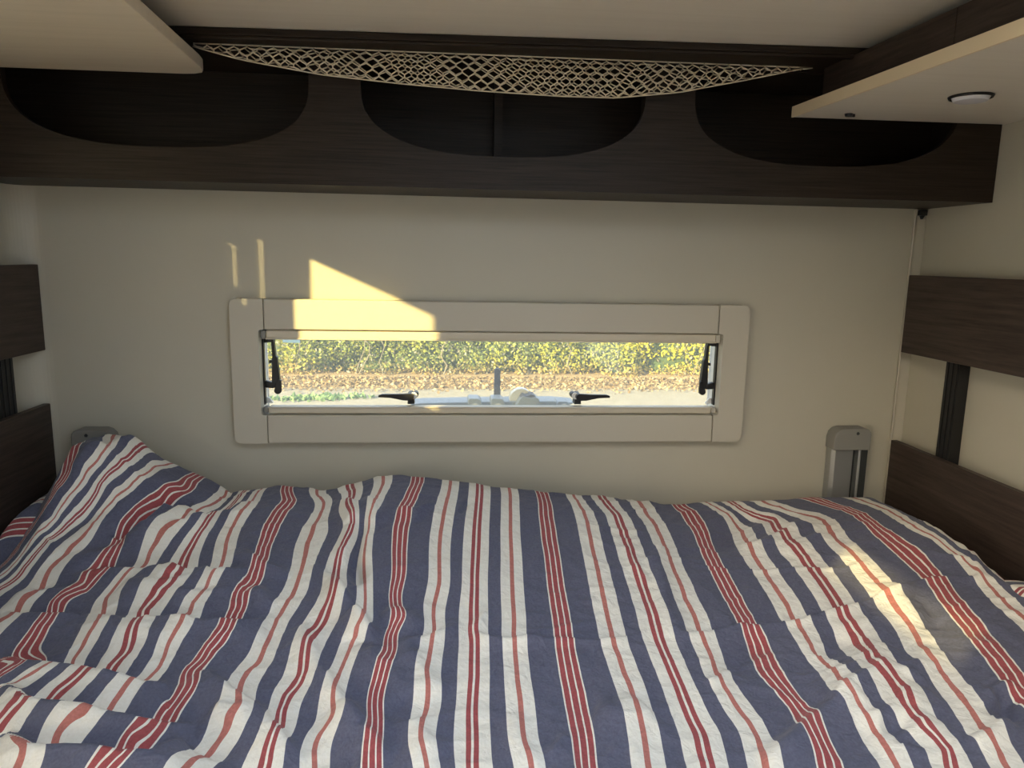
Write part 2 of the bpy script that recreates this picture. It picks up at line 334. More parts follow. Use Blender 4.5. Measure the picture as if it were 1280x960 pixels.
bm = bmesh.new(); disc(bm, (.795, -.285, 1.9935), (0, 0, -1), .008, .0065, .005, 16); prism(bm, [(.793, -.288), (.808, -.286), (.808, -.282), (.793, -.281)], 1.988, 1.9935, 'z')
link('door_catch', bm, M_BLACK, cb2)
sp = thing('ceiling_spotlight', 'round recessed spotlight with dark ring under the right cabinet board', 'spotlight', (.915, -.47, 1.9935))
bm = bmesh.new(); n = 40
R_ = [[bm.verts.new((.915 + r * math.cos(2 * PI * i / n), -.47 + r * math.sin(2 * PI * i / n), z)) for i in range(n)] for r, z in ((.036, 1.9935), (.0345, 1.9895), (.0325, 1.9895), (.0318, 1.9935))]
for k in range(4):
    for i in range(n): bm.faces.new((R_[k][i], R_[(k + 1) % 4][i], R_[(k + 1) % 4][(i + 1) % n], R_[k][(i + 1) % n]))
link('ring', bm, M_BLACK, sp, smooth=True)
link('lens', disc(bmesh.new(), (.915, -.47, 1.9935), (0, 0, -1), .031, .027, .009, n), M_LENS, sp, bevel=.002)

# ------------------------------------------------------------------ headboards on the side walls
def headboard(label, xa, xb, xw, yend, z, zl, sy):
    lo = min(xa, xb)
    h = thing('headboard', label, 'headboard', (xa, -.6, z[0]))
    link('upper_panel', bx(*sorted((xa, xb)), -.82, yend, z[1], z[2]), M_WOODY, h, bevel=.0015)
    link('lower_panel', bx(*sorted((xa, xb)), -.82, yend, z[0], zl), M_WOODY, h, bevel=.0015)
    s = thing_part = bmesh.new(); a, b = sorted((xb, xw))
    prism(s, [(sy[0], z[0] + .1), (sy[1], z[0] + .1), (sy[1] - .018 * 0, z[2] - .02), (sy[0], z[2] - .02)], a, b, 'x')
    for k in range(3):
        y = sy[0] + (sy[1] - sy[0]) * (k + .5) / 3; box(s, *( (a - .002, a) if xa < xw else (b, b + .002) ), y - .003, y + .003, z[0] + .1, z[2] - .02)
    link('support_strut', s, M_BLACK, h)
    return h
headboard('dark wood headboard with two panels on the left wall', -.900, -.916, -.943, -.011, (.985, 1.474, 1.665), 1.351, (-.165, -.113))
headboard('dark wood headboard with two panels on the right wall', 1.125, 1.141, 1.167, -.029, (.985, 1.487, 1.676), 1.263, (-.222, -.178))

# ------------------------------------------------------------------ grey bed rails standing on the back wall
def bed_rail(x0, x1, label, fl):
    g = thing('lift_rail', label, 'rail', ((x0 + x1) / 2, -.02, .95), group=None)
    w = x1 - x0; f = (lambda t: x0 + t * w) if fl else (lambda t: x1 - t * w)
    pts = [(f(.04), -.001), (f(.04), -.026), (f(.12), -.034), (f(.60), -.034), (f(.60), -.014), (f(.74), -.014), (f(.74), -.034), (f(.80), -.036), (f(.96), -.030), (f(.96), -.001)]
    p = link('profile', prism(bmesh.new(), pts, .95, 1.250, 'z'), M_ALU, g, bevel=.0015)
    a, b = sorted((f(.61), f(.73))); link('groove', bx(a, b, -.0185, -.0142, .95, 1.250), M_DKALU, p)
    a, b = sorted((f(.80), f(.97))); link('cover_strip', bx(a, b, -.0375, -.0362, .95, 1.250), M_DKALU, p)
    pts = [(f(0), 1.240), (f(1), 1.240), (f(1), 1.278)] + [(f(.985), 1.286), (f(.93), 1.292), (f(.84), 1.295), (f(.26), 1.295), (f(.13), 1.291), (f(.04), 1.282), (f(0), 1.268)]
    c = link('end_cap', prism(bmesh.new(), pts, -.043, -.001, 'y'), M_GREY, g, bevel=.006, seg=3)
    link('screw', disc(bmesh.new(), (f(.62), -.0435, 1.283), (0, -1, 0), .004, .003, .002, 14), M_DKALU, c)
bed_rail(.967, 1.064, 'grey metal rail with plastic cap beside the right headboard', 1)
bed_rail(-.847, -.757, 'grey rail cap poking up behind the pillow hump at left', 0)

# ------------------------------------------------------------------ bed, pillows, duvet
bed = thing('bed', 'bed base and mattress under the striped duvet', 'bed', (.11, -.66, 0))
link('base', bx(XW0 + .01, XW1 - .01, -1.46, -.045, .0, .84), M_BASE, bed, bevel=.01)
link('mattress', bx(-.89, 1.115, -1.45, -.05, .84, .984), M_MATT, bed, bevel=.03, seg=4)

FOLDS = [
(0.03,0.013,0.08,[[-0.6762,-0.6497],[-0.6211,-0.695],[-0.5852,-0.7033],[-0.5559,-0.7119],[-0.507,-0.7279],[-0.4629,-0.7446],[-0.4233,-0.7533],[-0.3928,-0.7443]]),
(0.0189,0.012,0.05,[[-0.3565,-0.7153],[-0.3071,-0.7643],[-0.2662,-0.7934],[-0.2277,-0.839],[-0.1969,-0.8804],[-0.1805,-0.8993]]),
(0.028,0.013,0.07,[[-0.6221,-0.7439],[-0.5673,-0.7909],[-0.5297,-0.8044],[-0.4898,-0.8161],[-0.4402,-0.8264],[-0.4026,-0.8358],[-0.3598,-0.831],[-0.335,-0.8272]]),
(0.03,0.013,0.08,[[-0.5641,-0.8485],[-0.5091,-0.8873],[-0.45,-0.8934],[-0.3932,-0.9032],[-0.3596,-0.9002],[-0.3326,-0.8578]]),
(0.00945,0.01,0.03,[[-0.3169,-0.7971],[-0.2896,-0.8099],[-0.2661,-0.8031]]),
(0.0162,0.01,0.05,[[-0.7447,-0.5253],[-0.6976,-0.5483],[-0.6572,-0.5533],[-0.6229,-0.5557],[-0.5956,-0.5547]]),
(0.0135,0.01,0.05,[[-0.5965,-0.5528],[-0.5561,-0.5775],[-0.5207,-0.5948],[-0.4644,-0.6018],[-0.4112,-0.5876]]),
(0.01485,0.01,0.045,[[-0.4548,-0.6048],[-0.3974,-0.614],[-0.3559,-0.6168],[-0.3232,-0.6171],[-0.2877,-0.6073]]),
(0.0135,0.01,0.045,[[-0.6661,-0.444],[-0.6387,-0.4338],[-0.6136,-0.4312],[-0.5618,-0.449],[-0.5331,-0.4558],[-0.5013,-0.4636],[-0.4678,-0.45]]),
(0.0135,0.01,0.04,[[-0.5168,-0.4332],[-0.4753,-0.4666],[-0.4378,-0.4715],[-0.4,-0.4856],[-0.3505,-0.4797]]),
(0.0081,0.01,0.03,[[-0.4677,-0.5275],[-0.4343,-0.5386],[-0.3974,-0.5383],[-0.3652,-0.5208]]),
(0.0108,0.01,0.04,[[-0.5627,-0.4801],[-0.5072,-0.504],[-0.4761,-0.5068],[-0.44,-0.4948]]),
(0.0108,0.012,0.04,[[-0.7523,-0.4704],[-0.7111,-0.4755],[-0.6607,-0.4761],[-0.6362,-0.464]]),
(0.0081,0.012,0.03,[[-0.7069,-0.3996],[-0.6652,-0.396],[-0.634,-0.3795],[-0.5958,-0.3669],[-0.5595,-0.3617]]),
(-0.036,0.018,0.01,[[-0.6188,-0.3503],[-0.6029,-0.2899],[-0.5781,-0.2403],[-0.5241,-0.2397]]),
(0.026,0.012,0.05,[[-0.6108,-0.3585],[-0.5794,-0.3354],[-0.5478,-0.3134],[-0.516,-0.2563]]),
(0.0162,0.01,0.04,[[-0.539,-0.3435],[-0.5027,-0.3248],[-0.4786,-0.2654],[-0.4356,-0.269],[-0.4255,-0.207]]),
(0.0162,0.02,0.04,[[-0.737,-0.254],[-0.7203,-0.2124],[-0.6921,-0.1918],[-0.6735,-0.1335],[-0.6221,-0.1336]]),
(0.0135,0.02,0.03,[[-0.7673,-0.3081],[-0.7495,-0.265],[-0.7321,-0.2378],[-0.7097,-0.1924]]),
(-0.0135,0.02,0.025,[[-0.7447,-0.3551],[-0.7177,-0.3236],[-0.6915,-0.3044],[-0.6567,-0.2759]]),
(0.00945,0.012,0.014,[[-0.3919,-0.4017],[-0.3377,-0.4554],[-0.3061,-0.4674],[-0.2747,-0.4814]]),
(0.00945,0.012,0.014,[[-0.3303,-0.5208],[-0.2963,-0.5585],[-0.2855,-0.5644]]),
(0.0108,0.012,0.016,[[-0.2413,-0.4605],[-0.2019,-0.5073],[-0.1756,-0.5646],[-0.1555,-0.5885]]),
(0.01485,0.014,0.02,[[-0.1988,-0.5164],[-0.1629,-0.5837],[-0.1304,-0.6457],[-0.1125,-0.6634]]),
(0.0162,0.016,0.03,[[-0.1471,-0.6076],[-0.1192,-0.6608],[-0.1241,-0.6683]]),
(0.0135,0.014,0.025,[[-0.2357,-0.6171],[-0.193,-0.7056],[-0.1705,-0.7508],[-0.1376,-0.8107],[-0.1127,-0.8431]]),
(0.0162,0.014,0.03,[[-0.1388,-0.7953],[-0.1036,-0.8548],[-0.085,-0.8847],[-0.073,-0.8971]]),
(0.0135,0.02,0.03,[[-0.1281,-0.6708],[-0.0994,-0.7193],[-0.0739,-0.7522],[-0.0521,-0.7847]]),
(0.0162,0.02,0.03,[[-0.0741,-0.6697],[-0.042,-0.725],[-0.0228,-0.7628],[-0.0049,-0.7817]]),
(0.0135,0.018,0.03,[[-0.0964,-0.6269],[-0.0804,-0.6122],[-0.063,-0.6195],[-0.0368,-0.6406]]),
(0.0108,0.016,0.03,[[-0.0478,-0.8231],[-0.0251,-0.866],[-0.0064,-0.8912]]),
(-0.0297,0.012,0.016,[[-0.1811,-0.3323],[-0.167,-0.3554],[-0.168,-0.4064],[-0.1646,-0.452],[-0.1456,-0.534]]),
(0.0189,0.012,0.02,[[-0.2104,-0.2143],[-0.1763,-0.3459],[-0.1782,-0.4146],[-0.1853,-0.46]]),
(0.0108,0.015,0.02,[[-0.1697,-0.2481],[-0.1327,-0.3361],[-0.1121,-0.2897]]),
(0.0108,0.01,0.02,[[-0.0969,-0.305],[-0.0576,-0.3171],[-0.0195,-0.2749]]),
(-0.0081,0.006,0.008,[[-0.0597,-0.3523],[-0.0332,-0.3101],[-0.0086,-0.277]]),
(-0.0081,0.006,0.008,[[0.0311,-0.2954],[0.0472,-0.2368],[0.0628,-0.2188]]),
(0.00945,0.008,0.012,[[-0.0629,-0.6748],[-0.0251,-0.6647],[0.0081,-0.6446],[0.0254,-0.6239]]),
(0.0108,0.008,0.012,[[0.0475,-0.6464],[0.0661,-0.6672],[0.108,-0.6676],[0.1604,-0.6563]]),
(0.0081,0.006,0.01,[[0.0392,-0.6398],[0.0536,-0.6338],[0.0698,-0.5975]]),
(0.00675,0.006,0.008,[[0.107,-0.6697],[0.1724,-0.6655],[0.2439,-0.665],[0.2919,-0.657],[0.3247,-0.6444]]),
(0.00405,0.005,0.007,[[0.1096,-0.6416],[0.1757,-0.6422],[0.2163,-0.6251],[0.2615,-0.6071]]),
(0.0054,0.008,0.01,[[0.3027,-0.2921],[0.3449,-0.3049],[0.373,-0.3126],[0.427,-0.3088]]),
(0.00945,0.012,0.015,[[0.3851,-0.4373],[0.415,-0.4159],[0.4388,-0.3597]]),
(0.0108,0.015,0.02,[[0.4174,-0.4203],[0.4016,-0.4988],[0.3895,-0.5842],[0.3777,-0.6552]]),
(0.00675,0.008,0.012,[[0.3587,-0.3738],[0.3649,-0.4614],[0.3785,-0.5117]]),
(0.0081,0.012,0.02,[[0.0951,-0.812],[0.1027,-0.882],[0.1221,-0.9141]]),
(0.00675,0.008,0.01,[[0.1307,-0.9002],[0.1487,-0.8859],[0.1625,-0.8584]]),
(0.0135,0.025,0.04,[[0.2117,-0.8163],[0.2462,-0.8282],[0.2881,-0.8051]]),
(0.0081,0.005,0.012,[[0.3736,-0.6534],[0.4499,-0.6393],[0.4972,-0.627],[0.5344,-0.6261],[0.6106,-0.6219],[0.6568,-0.6048],[0.715,-0.5915],[0.8163,-0.5576]]),
(0.00675,0.005,0.012,[[0.8197,-0.559],[0.8758,-0.5352],[0.9185,-0.5281],[0.9628,-0.5285],[0.998,-0.5337],[1.108,-0.3589]]),
(0.00405,0.005,0.006,[[0.452,-0.3941],[0.511,-0.431],[0.5581,-0.4466],[0.6505,-0.452],[0.7765,-0.4677],[0.8341,-0.4479]]),
(0.00405,0.005,0.006,[[0.9344,-0.4295],[0.9723,-0.4574],[1.0253,-0.4754],[1.108,-0.2631]]),
(0.0216,0.018,0.03,[[0.4078,-0.9299],[0.426,-0.9289],[0.478,-0.8932],[0.5155,-0.8628],[0.5565,-0.8375],[0.5886,-0.8122]]),
(0.0081,0.008,0.01,[[0.3919,-0.7636],[0.412,-0.7593],[0.4419,-0.7327]]),
(-0.0135,0.03,0.03,[[0.4447,-0.7328],[0.5042,-0.6731],[0.5377,-0.6624]]),
(0.0162,0.025,0.04,[[0.5388,-0.8051],[0.59,-0.7866],[0.6384,-0.7592],[0.7121,-0.6954]]),
(-0.0135,0.02,0.03,[[0.6006,-0.7162],[0.6574,-0.6669],[0.6858,-0.668]]),
(0.0135,0.015,0.03,[[0.6168,-0.3454],[0.6499,-0.3529],[0.7176,-0.3194],[0.7956,-0.2571]]),
(-0.0162,0.03,0.04,[[0.5567,-0.3651],[0.6188,-0.2737],[0.6822,-0.2051],[0.7398,-0.2024]]),
(0.0135,0.02,0.03,[[0.6827,-0.3977],[0.7373,-0.3735],[0.803,-0.3352]]),
(0.0162,0.014,0.03,[[0.5565,-0.826],[0.5698,-0.8284],[0.6074,-0.8064],[0.6456,-0.7888],[0.6931,-0.7527]]),
(0.0135,0.014,0.03,[[0.5736,-0.8696],[0.6049,-0.8666],[0.6484,-0.8463],[0.7016,-0.8009]]),
(0.0135,0.014,0.03,[[0.5723,-0.9096],[0.6021,-0.9078],[0.6341,-0.8971],[0.6836,-0.876]]),
(-0.0135,0.02,0.02,[[0.601,-0.8774],[0.6201,-0.8872],[0.6118,-0.9249]]),
(0.0108,0.014,0.02,[[0.6921,-0.7852],[0.7188,-0.7727],[0.7769,-0.7166]]),
(0.0135,0.012,0.016,[[0.6972,-0.9178],[0.708,-0.9243],[0.7364,-0.9143],[0.779,-0.8926]]),
(0.0108,0.008,0.012,[[0.786,-0.8371],[0.8085,-0.8251],[0.8473,-0.8123]]),
(-0.0189,0.016,0.02,[[0.7958,-0.8415],[0.8085,-0.8403],[0.7796,-0.8862]]),
(0.0135,0.03,0.04,[[0.8369,-0.5332],[0.8187,-0.6107],[0.8343,-0.6486]]),
(-0.0135,0.02,0.03,[[0.8456,-0.5589],[0.8502,-0.5991],[0.8332,-0.6717]]),
]
STEPS = [[0.15,0.95,[[-0.6762,-0.6497],[-0.6211,-0.695],[-0.5852,-0.7033],[-0.5559,-0.7119],[-0.507,-0.7279],[-0.4629,-0.7446],[-0.4233,-0.7533],[-0.3928,-0.7443]]],[0.115,0.95,[[-0.6221,-0.7439],[-0.5673,-0.7909],[-0.5297,-0.8044],[-0.4898,-0.8161],[-0.4402,-0.8264],[-0.4026,-0.8358],[-0.3598,-0.831],[-0.335,-0.8272]]],[0.17,0.66,[[-0.5641,-0.8485],[-0.5091,-0.8873],[-0.45,-0.8934],[-0.3932,-0.9032],[-0.3596,-0.9002],[-0.3326,-0.8578]]]]
